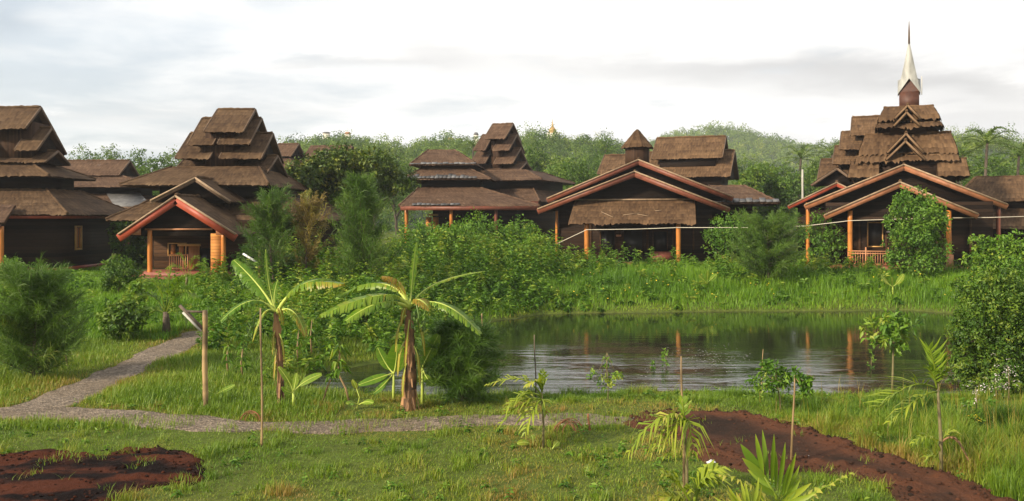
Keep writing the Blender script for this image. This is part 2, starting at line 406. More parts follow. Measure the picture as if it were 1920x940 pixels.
def gravelmat():
    m, t, b, out = newmat('grey_gravel')
    tc = N(t, 'ShaderNodeTexCoord')
    v = N(t, 'ShaderNodeTexVoronoi', inp={'Scale': 24.0}); t.links.new(tc.outputs['Object'], v.inputs['Vector'])
    wn = N(t, 'ShaderNodeSeparateColor'); t.links.new(v.outputs['Color'], wn.inputs[0])
    n1 = tex_noise(t, 1.2, 6, 0.6)
    f = math_n(t, 'ADD', math_n(t, 'MULTIPLY', wn.outputs[0], 0.65), math_n(t, 'MULTIPLY', n1, 0.5))
    c = ramp(t, f, [(0.2, (0.050, 0.037, 0.024)), (0.55, (0.145, 0.107, 0.072)), (0.95, (0.33, 0.255, 0.18))])
    c = mixc(t, ramp(t, tex_noise(t, 0.7, 5, 0.6), [(0.42, 0.0), (0.7, 0.65)]), c, (0.115, 0.078, 0.040))
    t.links.new(c, b.inputs['Base Color']); b.inputs['Roughness'].default_value = 0.9
    bp = N(t, 'ShaderNodeBump', inp={'Strength': 0.9, 'Distance': 0.03}); t.links.new(v.outputs['Distance'], bp.inputs['Height']); t.links.new(bp.outputs[0], b.inputs['Normal'])
    return m
M['gravel'] = gravelmat()
def dirtmat(name, lo, mid, hi, wet=0.0):
    m, t, b, out = newmat(name)
    n1 = tex_noise(t, 1.0, 6, 0.65); n2 = tex_noise(t, 16, 6, 0.7)
    f = math_n(t, 'ADD', math_n(t, 'MULTIPLY', n1, 0.45), math_n(t, 'ADD', math_n(t, 'MULTIPLY', n2, 0.4), math_n(t, 'MULTIPLY', math_n(t, 'SUBTRACT', tint_attr(t), 0.5), 0.7)))
    c = ramp(t, f, [(0.22, lo), (0.45, mid), (0.72, hi)])
    t.links.new(c, b.inputs['Base Color'])
    b.inputs['Roughness'].default_value = 0.95; b.inputs['Specular IOR Level'].default_value = 0.08
    bp = N(t, 'ShaderNodeBump', inp={'Strength': 1.0, 'Distance': 0.05}); t.links.new(n2, bp.inputs['Height']); t.links.new(bp.outputs[0], b.inputs['Normal'])
    return m
M['dirt'] = dirtmat('red_laterite_soil', (0.026, 0.017, 0.012), (0.060, 0.030, 0.019), (0.105, 0.043, 0.023))
M['mud'] = dirtmat('dark_red_soil', (0.010, 0.006, 0.005), (0.030, 0.012, 0.008), (0.075, 0.023, 0.011))
def watermat():
    m, t, b, out = newmat('still_pond_water')
    b.inputs['Base Color'].default_value = (0.018, 0.020, 0.010, 1)
    b.inputs['Roughness'].default_value = 0.03
    b.inputs['IOR'].default_value = 1.38
    b.inputs['Specular IOR Level'].default_value = 0.9
    n1 = tex_noise(t, 2.2, 4, 0.55, sx=(0.22, 1.9, 1)); n2 = tex_noise(t, 0.25, 3, 0.5)
    n3 = tex_noise(t, 9, 3, 0.5, sx=(0.3, 1.6, 1))
    ge = N(t, 'ShaderNodeNewGeometry'); gs = N(t, 'ShaderNodeSeparateXYZ'); t.links.new(ge.outputs['Position'], gs.inputs[0])
    near = math_n(t, 'MULTIPLY_ADD', gs.outputs[1], -0.16, 4.25, clamp=True)
    amt = math_n(t, 'MULTIPLY_ADD', math_n(t, 'MULTIPLY', near, ramp(t, tex_noise(t, 0.32, 3, 0.5, sx=(1, 1.6, 1)), [(0.42, 0.18), (0.58, 1.0)])), 1.2, math_n(t, 'MULTIPLY', ramp(t, n2, [(0.38, 0.04), (0.62, 0.2)]), 1.0))
    h = math_n(t, 'MULTIPLY', math_n(t, 'ADD', n1, math_n(t, 'MULTIPLY', n3, 0.25)), amt)
    bp = N(t, 'ShaderNodeBump', inp={'Strength': 0.62, 'Distance': 0.03}); t.links.new(h, bp.inputs['Height']); t.links.new(bp.outputs[0], b.inputs['Normal'])
    return m
M['water'] = watermat()

# ------------------------------------------------------------------ terrain
def gx(px, py, z):
    D = (CAMZ - z) * F / (py - YH)
    return ((px - CX) / F * D, D)
POND = np.array([gx(*p, 0.0) for p in ((560, 736), (592, 700), (690, 684), (800, 664), (868, 628), (930, 601), (1010, 590), (1100, 588), (1250, 586), (1400, 584), (1560, 583), (1700, 582),
                 (1800, 590), (1850, 630), (1890, 690), (1870, 735), (1750, 743), (1600, 741), (1500, 742), (1350, 741), (1200, 744), (1080, 743), (950, 748), (850, 746), (740, 744), (640, 744))])
Z0 = 0.25
PATH_MAIN = [gx(*p, Z0) for p in ((-150, 775), (40, 772), (150, 777), (300, 790), (450, 800), (620, 801), (760, 797), (900, 793), (1050, 792), (1220, 792))]
PATH_SIDE = [gx(*p, Z0) for p in ((60, 765), (130, 732), (200, 705), (260, 680), (330, 650), (365, 632))]
DIRT = np.array([gx(*p, Z0) for p in ((1175, 796), (1215, 780), (1300, 777), (1400, 776), (1450, 786), (1520, 806), (1600, 838), (1700, 872), (1790, 902), (1900, 940), (2050, 1000),
                 (1760, 990), (1680, 925), (1600, 893), (1500, 885), (1430, 890), (1350, 868), (1300, 842), (1240, 815))])
MUD = np.array([gx(*p, Z0) for p in ((-150, 850), (0, 853), (110, 850), (190, 858), (270, 848), (340, 852), (375, 858), (360, 885), (375, 915), (300, 912), (250, 925), (190, 948), (120, 975), (-200, 1010))])
def sdpoly(x, y, poly):
    x = np.asarray(x, float); y = np.asarray(y, float)
    d = np.full(x.shape, 1e18); s = np.zeros(x.shape, bool)
    n = len(poly)
    for i in range(n):
        ax, ay = poly[i]; bx, by = poly[(i + 1) % n]
        ex, ey = bx - ax, by - ay
        t = np.clip(((x - ax) * ex + (y - ay) * ey) / (ex * ex + ey * ey), 0, 1)
        d = np.minimum(d, (x - ax - ex * t) ** 2 + (y - ay - ey * t) ** 2)
        c = ((ay > y) != (by > y)) & (x < (bx - ax) * (y - ay) / (by - ay + 1e-12) + ax)
        s ^= c
    d = np.sqrt(d)
    return np.where(s, -d, d)
def sdline(x, y, pts):
    d = np.full(np.shape(x), 1e18)
    for (ax, ay), (bx, by) in zip(pts[:-1], pts[1:]):
        ex, ey = bx - ax, by - ay
        t = np.clip(((x - ax) * ex + (y - ay) * ey) / (ex * ex + ey * ey), 0, 1)
        d = np.minimum(d, (x - ax - ex * t) ** 2 + (y - ay - ey * t) ** 2)
    return np.sqrt(d)
def pathd(x, y):
    wob = (fnoise(x, y, 1.3, 31, 5) - 0.5) * 0.6
    return np.minimum(sdline(x, y, PATH_MAIN) - 0.46 + .16 * ss(-6, -1, x), sdline(x, y, PATH_SIDE) - 0.46) + wob
def dirtd(x, y): return sdpoly(x, y, DIRT) + (fnoise(x, y, 0.7, 41) - 0.5) * 0.55
def mudd(x, y): return sdpoly(x, y, MUD) + (fnoise(x, y, 0.6, 51) - 0.5) * 0.8
def terrain(x, y):
    x = np.asarray(x, float); y = np.asarray(y, float)
    base = Z0 + 0.75 * ss(23, 37, y) + 0.5 * ss(40, 75, y) + (fnoise(x, y, 3.0, 3) - 0.5) * 0.10 + (fnoise(x, y, 9.0, 5) - 0.5) * 0.12
    sd = sdpoly(x, y, POND) + (fnoise(x, y, 1.6, 9) - 0.5) * 0.5
    far = ss(24, 33, y)
    wd = 1.6 + far * 3.2
    up = base * np.clip(sd / wd, 0, 1) ** 0.75
    return np.where(sd > 0, 0.01 + up, 0.01 + np.maximum(sd * 0.45, -0.6))
def T(x, y): return float(terrain(np.array([x]), np.array([y]))[0])
def ground_hit(px, py):
    ds = np.arange(7, 140, 0.05)
    xs = (px - CX) / F * ds; zs = CAMZ - (py - YH) / F * ds
    h = terrain(xs, ds)
    i = np.argmax(h >= zs)
    if h[i] < zs[i]: i = len(ds) - 1
    return np.array((xs[i], ds[i], h[i]))
def at(px, py, D): return np.array(((px - CX) / F * D, D, CAMZ - (py - YH) / F * D))
def footing(px, D):
    x = (px - CX) / F * D
    return np.array((x, D, T(x, D)))

def axis(fine0, fine1, step, far, grow=1.18, back=None):
    a = list(np.arange(fine0, fine1 + 1e-6, step)); s = step
    while a[-1] < far: s *= grow; a.append(a[-1] + s)
    s = step
    lo = [a[0]]
    lim = -far if back is None else back
    while lo[-1] > lim: s *= grow; lo.append(lo[-1] - s)
    return np.array(lo[:0:-1] + a)
def grid_mesh(xs, ys):
    X, Y = np.meshgrid(xs, ys)
    nx, ny = len(xs), len(ys)
    i = np.arange(nx * ny).reshape(ny, nx)
    q = np.stack([i[:-1, :-1], i[:-1, 1:], i[1:, 1:], i[1:, :-1]], -1).reshape(-1, 4)
    return X, Y, q
mb = MB()
X, Y, q = grid_mesh(axis(-24, 24, 0.22, 3000), axis(6, 46, 0.2, 3000, back=-60))
mb.add(np.stack([X, Y, terrain(X, Y)], -1).reshape(-1, 3), quads=q)
tag(mb.build('ground', M['ground'], smooth=True), 'grassy uneven ground sloping up from the pond to the thatched houses', 'ground', kind='structure')

def sheet(name, mat, dfun, x0, x1, y0, y1, step, lift, relief, label, cat, tintfun=None):
    X, Y, q = grid_mesh(np.arange(x0, x1, step), np.arange(y0, y1, step))
    d = dfun(X, Y)
    z = terrain(X, Y) + np.clip(-d * 0.25, -0.05, 1) * 0 + np.where(d < 0, lift, lift - np.minimum(d * 0.5, 0.1)) + relief(X, Y, d)
    keep = (d < 0.22).ravel()
    qk = q[keep[q].all(1)]
    idx = np.full(keep.size, -1); used = np.unique(qk); idx[used] = np.arange(len(used))
    v = np.stack([X, Y, z], -1).reshape(-1, 3)[used]
    tint = 0.5 if tintfun is None else tintfun(X, Y, d).ravel()[used]
    m = MB(); m.add(v, quads=idx[qk], tint=tint)
    return tag(m.build(name, mat, smooth=True), label, cat, kind='structure')
sheet('path', M['gravel'], pathd, -15, 4.5, 12.5, 26, 0.07, 0.015, lambda x, y, d: (fnoise(x, y, 0.12, 61, 2) - 0.5) * 0.022, 'narrow grey gravel footpath curving along the near side of the pond', 'path')
def dirt_relief(x, y, d):
    edge = np.exp(-((d + 0.25) / 0.3) ** 2)
    return 0.02 + np.maximum(fnoise(x, y, 0.22, 71, 3) - 0.40, 0) * (0.05 + 0.15 * edge) * (d < 0.15) + np.maximum(fnoise(x, y, .9, 74) - .5, 0) * .07 * edge
sheet('dirt_track', M['dirt'], dirtd, 1.5, 9, 8.3, 16.5, 0.045, 0.012, dirt_relief, 'bare red dirt track with rough clods along its edges', 'track',
      lambda x, y, d: 0.42 + 0.5 * np.exp(-((d + 0.2) / 0.35) ** 2) + (fnoise(x, y, .5, 72) - .5) * .5 - 0.10 * ss(-0.4, -1.1, d))
sheet('mud_patch', M['mud'], mudd, -9.5, -3, 8.5, 13.6, 0.045, 0.012, lambda x, y, d: 0.01 + np.maximum(fnoise(x, y, 0.24, 81, 3) - 0.42, 0) * 0.10 * (d < 0.1) + np.maximum(fnoise(x, y, 1.2, 83) - .5, 0) * .10 * (d < 0), 'patch of dark turned red soil in the near grass', 'soil',
      lambda x, y, d: 0.12 + 0.8 * ss(0.40, 0.62, fnoise(x, y * 2.6, .7, 82, 4)) + .5 * np.exp(-((d + .1) / .25) ** 2) * ss(.4, .6, fnoise(x, y, 1.1, 84)))

mb = MB()
X, Y, q = grid_mesh(np.arange(-6, 19, 0.5), np.arange(16.5, 37, 0.5))
mb.add(np.stack([X, Y, np.zeros_like(X)], -1).reshape(-1, 3), quads=q)
# keep only the part over the basin so that the sheet never pokes out elsewhere
tag(mb.build('pond_water', M['water'], smooth=True), 'still dark pond water mirroring the sky and the houses', 'pond', kind='structure')

# ------------------------------------------------------------------ houses
class House:
    def __init__(self, name, label, px, D, yaw, cat='house', gz=None, group=None):
        self.a = radians(yaw)
        self.O = np.array(((px - CX) / F * D, D))
        self.gz = T(*self.O) if gz is None else gz
        self.U = np.array((cos(self.a), -sin(self.a))); self.V = np.array((sin(self.a), cos(self.a)))
        self.root = empty(name, (self.O[0], self.O[1], self.gz), -self.a, label, cat, group)
    def p(self, px, py, v):
        """pixel ray met with the plane at local depth v -> local (u, z)"""
        d = np.array(((px - CX) / F, 1.0))
        t = (v + self.O @ self.V) / (d @ self.V)
        P = d * t
        return float((P - self.O) @ self.U), CAMZ - (py - YH) / F * t - self.gz
    def part(self, mb, name, mat, parent=None, smooth=False, label=None):
        o = mb.build(name, M[mat] if isinstance(mat, str) else mat, parent or self.root, smooth)
        if label: o['label'] = label
        return o

def slope(mb, eL, eR, rR, rL, course=0.30, fringe=0.16, thick=0.10, step=0.07, rag=1.0):
    eL, eR, rR, rL = (np.array(p, float) for p in (eL, eR, rR, rL))
    nrm = unit(np.cross(eR - eL, rL - eL) + np.cross(eR - eL, rR - eL))
    if nrm[2] < 0: nrm = -nrm
    # underside slab
    lo = [p - nrm * thick for p in (eL, eR, rR, rL)]
    top = [p - nrm * 0.01 for p in (eL, eR, rR, rL)]
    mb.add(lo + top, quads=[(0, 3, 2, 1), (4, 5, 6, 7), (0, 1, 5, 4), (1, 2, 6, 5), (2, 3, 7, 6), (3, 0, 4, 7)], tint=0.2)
    Ls = max(np.linalg.norm((rL + rR - eL - eR) / 2), 0.05)
    n = max(2, int(round(Ls / course)))
    cols = None
    for i in range(n):
        t0 = i / n; t1 = min((i + 1.35) / n, 1.0)
        a0 = eL + (rL - eL) * t0; b0 = eR + (rR - eR) * t0
        a1 = eL + (rL - eL) * t1; b1 = eR + (rR - eR) * t1
        wdt = np.linalg.norm(b0 - a0)
        k = max(3, int(wdt / step))
        s = np.linspace(0, 1, k)[:, None]
        down = unit((a0 + b0 - a1 - b1) / 2)
        jit = rng.uniform(0, 1, (k, 1)) ** 1.5
        big = vnoise(np.arange(k) * step, np.full(k, i * 7.3), 0.8, 77)[:, None]
        rg = (0.11 * jit + 0.05 * big) * rag
        hang = 0.0
        if i == 0: rg = fringe * (0.35 + 0.65 * jit) * (0.6 + 0.8 * big); hang = 1.0
        dd = down + (np.array((0, 0, -0.6)) if hang else 0)
        lowp = a0 + (b0 - a0) * s + unit(dd) * rg + nrm * (0.022 + 0.018 * big)
        upp = a1 + (b1 - a1) * s + nrm * 0.008
        midp = a0 + (b0 - a0) * s + (upp - (a0 + (b0 - a0) * s)) * 0.25 + nrm * (0.026 + 0.014 * big)
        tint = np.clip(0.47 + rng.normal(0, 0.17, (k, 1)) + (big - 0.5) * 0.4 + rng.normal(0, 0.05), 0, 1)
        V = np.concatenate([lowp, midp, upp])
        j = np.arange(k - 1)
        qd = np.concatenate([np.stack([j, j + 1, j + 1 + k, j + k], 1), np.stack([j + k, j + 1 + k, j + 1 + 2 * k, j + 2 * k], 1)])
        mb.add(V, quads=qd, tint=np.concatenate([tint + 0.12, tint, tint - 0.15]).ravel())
def ridge_cap(mb, a, b, w=0.16):
    a = np.array(a, float); b = np.array(b, float)
    L = np.linalg.norm(b - a); k = max(3, int(L / 0.15))
    pts = a + (b - a) * np.linspace(0, 1, k)[:, None] + np.stack([np.zeros(k), np.zeros(k), rng.normal(0, 0.012, k)], 1)
    mb.tube(pts, w / 2 * (1 + 0.1 * rng.normal(size=k)), 6, tint=np.clip(0.55 + rng.normal(0, .15, k), 0, 1))

def gable_u(h, x0, x1, yr, v, wd, ye, mat='thatch', inset=0.25, board='gablewall', batten=True, px_pts=None, back=True, wb=None):
    """roof whose ridge runs across; x0,x1 ridge end pixels, yr ridge pixel row, ye front eave row"""
    u0, zr = h.p(x0, yr, v); u1, _ = h.p(x1, yr, v)
    _, ze = h.p((x0 + x1) / 2, ye, v - wd)
    wb = wd if wb is None else wb
    zb = ze if wb == wd else zr - (zr - ze) * wb / wd
    m = MB()
    slope(m, (u0, v - wd, ze), (u1, v - wd, ze), (u1, v, zr), (u0, v, zr))
    if back: slope(m, (u1, v + wb, zb), (u0, v + wb, zb), (u0, v, zr), (u1, v, zr))
    ridge_cap(m, (u0, v, zr + 0.03), (u1, v, zr + 0.03))
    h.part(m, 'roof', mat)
    for (u, sgn) in ((u0, 1), (u1, -1)):
        g = MB()
        ui = u + sgn * inset
        sh = 0.14
        a = [(ui, v - wd + 0.2, ze - 0.05), (ui, v + wb - 0.2, zb - 0.05), (ui, v, zr - sh)]
        b = [(p[0] + sgn * 0.06, p[1], p[2]) for p in a]
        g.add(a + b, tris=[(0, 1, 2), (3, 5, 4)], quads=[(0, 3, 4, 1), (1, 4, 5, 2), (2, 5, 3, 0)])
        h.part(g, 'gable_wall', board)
    if batten:
        for (u, sgn) in ((u0, -1), (u1, 1)):
            b = MB()
            o = sgn * 0.03
            b.bar((u + o, v - wd, ze - 0.02), (u + o, v, zr), 0.05, 0.12)
            b.bar((u + o, v + wb, zb - 0.02), (u + o, v, zr - 0.005), 0.05, 0.12)
            h.part(b, 'edge_board', 'edgewood')
    return u0, u1, zr, ze
M['edge2'] = plain('tan_thatch_edge', (0.20, 0.12, 0.062), rough=0.85, var=0.4)
M['edgewood'] = plain('weathered_edge_board', (0.12, 0.075, 0.045), rough=0.8, var=0.4)

def gable_v(h, xa, ya, xl, yl, xr, yr_, vf, vb, mat='thatch', barge='red', bh=0.30, board='gablewall', fill=True, batten=True, drop_box=None, inset=0.9, fringe=0.1, name='roof'):
    """roof whose gable faces the viewer: apex and the two eave ends as pixels at local depth vf"""
    ua, za = h.p(xa, ya, vf); ul, zl = h.p(xl, yl, vf); ur, zr = h.p(xr, yr_, vf)
    m = MB()
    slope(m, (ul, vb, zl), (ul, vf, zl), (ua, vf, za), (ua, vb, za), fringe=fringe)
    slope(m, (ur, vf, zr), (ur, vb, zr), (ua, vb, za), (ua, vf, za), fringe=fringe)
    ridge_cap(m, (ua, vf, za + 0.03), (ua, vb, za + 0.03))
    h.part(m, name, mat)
    if barge:
        for (u, z) in ((ul, zl), (ur, zr)):
            b = MB()
            b.bar((ua, vf - 0.04, za - bh * 0.62), (u, vf - 0.04, z - bh * 0.55), 0.06, bh, up=(0, 0, 1))
            h.part(b, 'bargeboard', barge)
            if batten:
                b = MB()
                b.bar((ua, vf - 0.06, za - 0.02), (u, vf - 0.06, z - 0.01), 0.12, 0.07)
                h.part(b, 'edge_batten', 'batten')
    if fill:
        g = MB(); vi = vf + inset
        zb = min(zl, zr) - 0.05
        k = 0.12
        a = [(ul + 0.15, vi, zl - 0.1), (ur - 0.15, vi, zr - 0.1), (ua, vi, za - k)]
        b = [(x, y + 0.06, z) for x, y, z in a]
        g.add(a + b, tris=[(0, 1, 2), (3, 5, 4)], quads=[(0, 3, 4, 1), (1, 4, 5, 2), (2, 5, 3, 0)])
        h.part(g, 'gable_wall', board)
    return ua, za, ul, zl, ur, zr

def hip(h, outer, zo, inner, zi, mat='thatch', fringe=0.14, cap=True, hips=True, name='roof'):
    """skirt roof from rect outer=(u0,v0,u1,v1) at zo up to rect inner at zi"""
    o = [(outer[0], outer[1], zo), (outer[2], outer[1], zo), (outer[2], outer[3], zo), (outer[0], outer[3], zo)]
    i = [(inner[0], inner[1], zi), (inner[2], inner[1], zi), (inner[2], inner[3], zi), (inner[0], inner[3], zi)]
    m = MB()
    for k in range(4):
        j = (k + 1) % 4
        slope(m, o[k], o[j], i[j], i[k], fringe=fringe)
        if hips: ridge_cap(m, np.array(o[k]) + (0, 0, 0.03), np.array(i[k]) + (0, 0, 0.03), 0.13)
    if cap:
        for k in range(4):
            if np.linalg.norm(np.array(i[k]) - np.array(i[(k + 1) % 4])) > 0.3: ridge_cap(m, i[k], i[(k + 1) % 4], 0.12)
    return h.part(m, name, mat)
def walls(h, u0, v0, u1, v1, z0, z1, mat='wall', name='wall'):
    m = MB(); m.box((u0, v0, z0), (u1, v1, z1)); return h.part(m, name, mat)
def post(h, u, v, z0, z1, r=0.1, mat='post', name='post'):
    m = MB(); n = 8
    zz = np.linspace(z0, z1, n)
    m.tube(np.stack([np.full(n, u), np.full(n, v), zz], 1), r * (1 + 0.02 * rng.normal(size=n)), 10)
    return h.part(m, name, mat, smooth=True)
def window(h, u, v, zc, wd, ht, face='front', fw=0.07, shutter=None, frame='frame'):
    """framed opening on a wall; face front (-v) or side (+u)"""
    def tr(a, d, z):  # a along the wall, d out of the wall
        return (u + a, v - d, z) if face == 'front' else (u + d, v + a, z)
    def bx(m, a0, a1, d0, d1, z0, z1):
        p = tr(a0, d0, z0); q_ = tr(a1, d1, z1)
        m.box(tuple(min(i, j) for i, j in zip(p, q_)), tuple(max(i, j) for i, j in zip(p, q_)))
    g = MB(); bx(g, -wd / 2, wd / 2, 0.004, 0.02, zc - ht / 2, zc + ht / 2)
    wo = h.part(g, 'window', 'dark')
    f = MB()
    for (a0, a1, z0, z1) in ((-wd/2 - fw, -wd/2, zc - ht/2 - fw, zc + ht/2 + fw), (wd/2, wd/2 + fw, zc - ht/2 - fw, zc + ht/2 + fw), (-wd/2, wd/2, zc + ht/2, zc + ht/2 + fw), (-wd/2, wd/2, zc - ht/2 - fw, zc - ht/2)):
        bx(f, a0, a1, 0.003, 0.07, z0, z1)
    h.part(f, 'frame', frame, wo)
    if shutter:
        for s in (-1, 1):
            f = MB(); bx(f, s * wd / 4 - wd * 0.14, s * wd / 4 + wd * 0.14, 0.025, 0.05, zc - ht / 2 + 0.03, zc + ht / 2 - 0.03)
            h.part(f, 'shutter', shutter, wo)
    return wo

# ---- the tiered house at the picture's edge (left)
hA = House('tiered_house', 'tall dark stepped house with a narrow orange shuttered window above its red floor beam', 0, 43, 0)
def uA(X): return X - hA.O[0]
g = hA.gz
# storeys
cu = uA(-22.07)
walls(hA, uA(-34), 0, cu, 5.8, 1.2 - g, 3.95 - g)
m = MB(); m.box((uA(-34.05), -0.06, 1.02 - g), (cu + 0.06, 5.86, 1.2 - g)); hA.part(m, 'floor_beam', 'red')
for v in (0.3, 3, 5.5):
    for u in (cu - 0.3, cu - 3, cu - 6):
        post(hA, u, v, -0.2, 1.02 - g, 0.12, 'bark', 'stilt')
hip(hA, (uA(-36), -1.0, uA(-21.1), 6.8), 3.82 - g, (uA(-33), 1.5, uA(-23.4), 5.0), 5.05 - g)
m = MB(); m.box((uA(-36), -0.93, 3.60 - g), (uA(-21.45), -0.87, 3.80 - g)); m.box((uA(-21.45), -0.93, 3.6 - g), (uA(-21.39), 6.6, 3.8 - g)); hA.part(m, 'fascia', 'red')
walls(hA, uA(-33), 1.5, uA(-23.55), 4.6, 5.0 - g, 5.75 - g, 'gablewall')
hip(hA, (uA(-34), 0.5, uA(-22.75), 5.4), 5.72 - g, (uA(-33), 1.6, uA(-24.2), 4.2), 6.35 - g)
gable_u(hA, 20, 108, 284, 2.6, 1.25, 303)
gable_u(hA, 58, 97, 240, 2.5, 1.45, 281)
gable_u(hA, -40, 8, 240, 2.5, 1.45, 281)
walls(hA, uA(-26.6), 1.7, uA(-24.25), 3.4, 6.2 - g, 8.5 - g, 'matting', 'tower_wall')
gable_u(hA, -40, 76, 202, 2.5, 1.45, 240)
window(hA, cu, 2.0, 2.62 - g, 0.5, 1.05, 'side', 0.09, 'post')
# the porch at the far edge
m = MB(); slope(m, (uA(-28), -2.9, 3.42 - g), (uA(-23.0), -2.9, 3.42 - g), (uA(-23.6), -0.9, 4.25 - g), (uA(-28), -0.9, 4.25 - g), fringe=0.05)
hA.part(m, 'porch_roof', 'metal_thatch' if 'metal_thatch' in M else 'thatch_far')
m = MB(); m.box((uA(-28), -2.85, 3.2 - g), (uA(-23.2), -2.79, 3.38 - g)); hA.part(m, 'porch_beam', 'redbrown')
post(hA, uA(-23.6), -2.6, 0, 3.25 - g, 0.11); post(hA, hA.p(2, 450, -2.6)[0], -2.6, 0, 3.25 - g, 0.12)
m = MB(); m.box((uA(-28), -2.7, 1.02 - g), (uA(-23.2), -0.08, 1.18 - g)); hA.part(m, 'porch_floor', 'floorred')

# ---- low house between
hA2 = House('long_house', 'low thatched house with a dull metal sheet edge, half behind the red gabled porch', 190, 60, 0)
u0, u1, zr, ze = gable_u(hA2, 90, 243, 302, 2.0, 1.7, 328, mat='thatch_far')
_, z1 = hA2.p(200, 350, -1.2)
hip(hA2, (u0 - 1.2, -1.2, hA2.p(278, 350, -1.2)[0], 5), z1, (u0, 0.5, u1 + 0.2, 3.6), ze - 0.1, 'thatch_far')
walls(hA2, u0 - 0.6, -0.2, u1 + 0.7, 4.2, z1 - 0.55, z1 + 0.05, 'gablewall')
_, z2 = hA2.p(200, 390, -3)
hip(hA2, (u0 - 2, -3.0, hA2.p(287, 388, -3)[0], 6), z2, (u0 - .6, -0.25, u1 + 0.7, 4.2), z1 - 0.5, 'thatch_far')
m = MB(); a = hA2.p(192, 365, -1.2); b = hA2.p(255, 366, -1.2); c = hA2.p(286, 388, -2.9); d = hA2.p(215, 388, -2.9)
m.add([(d[0], -2.9, z2 + 0.12), (c[0], -2.9, z2 + 0.12), (b[0] , -0.6, z1 - 0.42), (a[0], -0.6, z1 - 0.42)] + [(d[0], -2.9, z2 + 0.06), (c[0], -2.9, z2 + 0.06), (b[0], -0.6, z1 - 0.48), (a[0], -0.6, z1 - 0.48)], quads=[(0,1,2,3),(7,6,5,4),(0,4,5,1),(1,5,6,2),(2,6,7,3),(3,7,4,0)])
hA2.part(m, 'roof_sheet', 'metal')
m = MB(); m.box((u0 - 2, -2.95, z2 - 0.25), (hA2.p(285, 388, -3)[0], -2.88, z2 - 0.03)); hA2.part(m, 'fascia', 'red')
walls(hA2, u0 - 1, -0.8, u1 + 1.0, 4.5, 0, z2 + 0.2, 'wall')
post(hA2, u1 + 1.9, -2.6, 0, z2 - 0.1, 0.12, 'redbrown'); post(hA2, u1 - 0.5, -2.6, 0, z2 - 0.1, 0.12, 'redbrown')

# ---- tiered house with red porch gable
hB = House('tiered_house', 'stepped thatched tower house fronted by a red edged gable porch on orange posts', 330, 38, 0)
g = hB.gz
def zB(z): return z - g
def uB(X): return X - hB.O[0]
ua, za, ul, zl, ur, zr = gable_v(hB, 330, 367, 223, 439, 443, 439, 0, 5.2, barge='red', bh=0.34, fill=True, inset=0.5)
# boxed eave ends
for (xa, xb) in ((232, 264), (405, 438)):
    p0 = hB.p(xa, 441, 0.02); p1 = hB.p(xb, 441, 0.02)
    lo, hi_ = sorted((p0[0], p1[0]))
    m = MB()
    left = xa < 300
    ztop = 0.42
    v_ = [(lo, 0.0, p0[1]), (hi_, 0.0, p0[1]), (hi_ if left else lo, 0.0, p0[1] + ztop)]
    m.add(v_ + [(x, y + 0.05, z) for x, y, z in v_], tris=[(0, 1, 2), (3, 5, 4)], quads=[(0, 3, 4, 1), (1, 4, 5, 2), (2, 5, 3, 0)])
    hB.part(m, 'eave_panel', 'tan')
up1, zp1 = hB.p(281, 428, 0.5); up2, zp2 = hB.p(419, 440, 0.5)
post(hB, up1, 0.5, -0.1, zl + 0.15, 0.105); post(hB, up2, 0.5, -0.1, zl + 0.1, 0.10)
m = MB(); b0 = hB.p(272, 430, .45); b1 = hB.p(398, 429, .45); m.box((b0[0], 0.42, b0[1] - 0.04), (b1[0], 0.47, b0[1] + 0.03)); hB.part(m, 'tie_beam', 'rail')
# porch back wall, floor, door, screen, railing
walls(hB, ul + 0.45, 2.6, ur - 0.3, 5.0, 0.3, zl + 0.6, 'wall_warm')
m = MB(); m.box((ul + 0.5, 0.1, 0.05), (ur - 0.4, 2.6, 0.28)); hB.part(m, 'porch_floor', 'floorred')
m = MB(); m.box((ul + 0.8, -0.5, -0.1), (ur - 2.2, 0.05, 0.12)); hB.part(m, 'step', 'floorred')
s0 = hB.p(396, 442, .55)[0]; s1 = hB.p(417, 442, .55)[0]
m = MB(); m.box((s0, 0.48, 0.28), (s1, 0.54, zl + 0.02)); hB.part(m, 'slat_screen', 'screen')
d0 = hB.p(354, 470, 2.55); d1 = hB.p(374, 470, 2.55)
m = MB(); m.box((d0[0], 2.53, 0.28), (d1[0], 2.595, d0[1] + 0.2)); dr = hB.part(m, 'door', 'doorwood')
m = MB(); m.box((d0[0] - 0.5, 2.50, d0[1] + 0.2), (d1[0] + 0.05, 2.596, d0[1] + 0.3)); hB.part(m, 'lintel', 'frame', dr)
m = MB(); m.box((d1[0] + 0.02, 2.56, 0.28), (d1[0] + 0.5, 2.597, d0[1] + 0.1)); hB.part(m, 'doorway', 'dark')
w0 = hB.p(332, 468, 2.55); window(hB, w0[0], 2.6, w0[1], 0.75, 0.5, 'front', 0.05, 'doorwood')
r0 = hB.p(318, 490, 1.2)[0]; r1 = hB.p(352, 490, 1.2)[0]
m = MB()
m.bar((r0, 1.2, 1.0), (r1, 1.2, 1.0), 0.06, 0.06); m.bar((r0, 1.2, 0.4), (r1, 1.2, 0.4), 0.06, 0.06)
for k in range(9): u = r0 + (r1 - r0) * k / 8; m.bar((u, 1.2, 0.28), (u, 1.2, 1.03), 0.035, 0.035, up=(0, 1, 0))
hB.part(m, 'railing', 'rail')
# second gable
gable_v(hB, 367, 333, 283, 376, 432, 377, 2.5, 6.5, barge='edgewood', bh=0.16, fill=True, inset=0.4, batten=True)
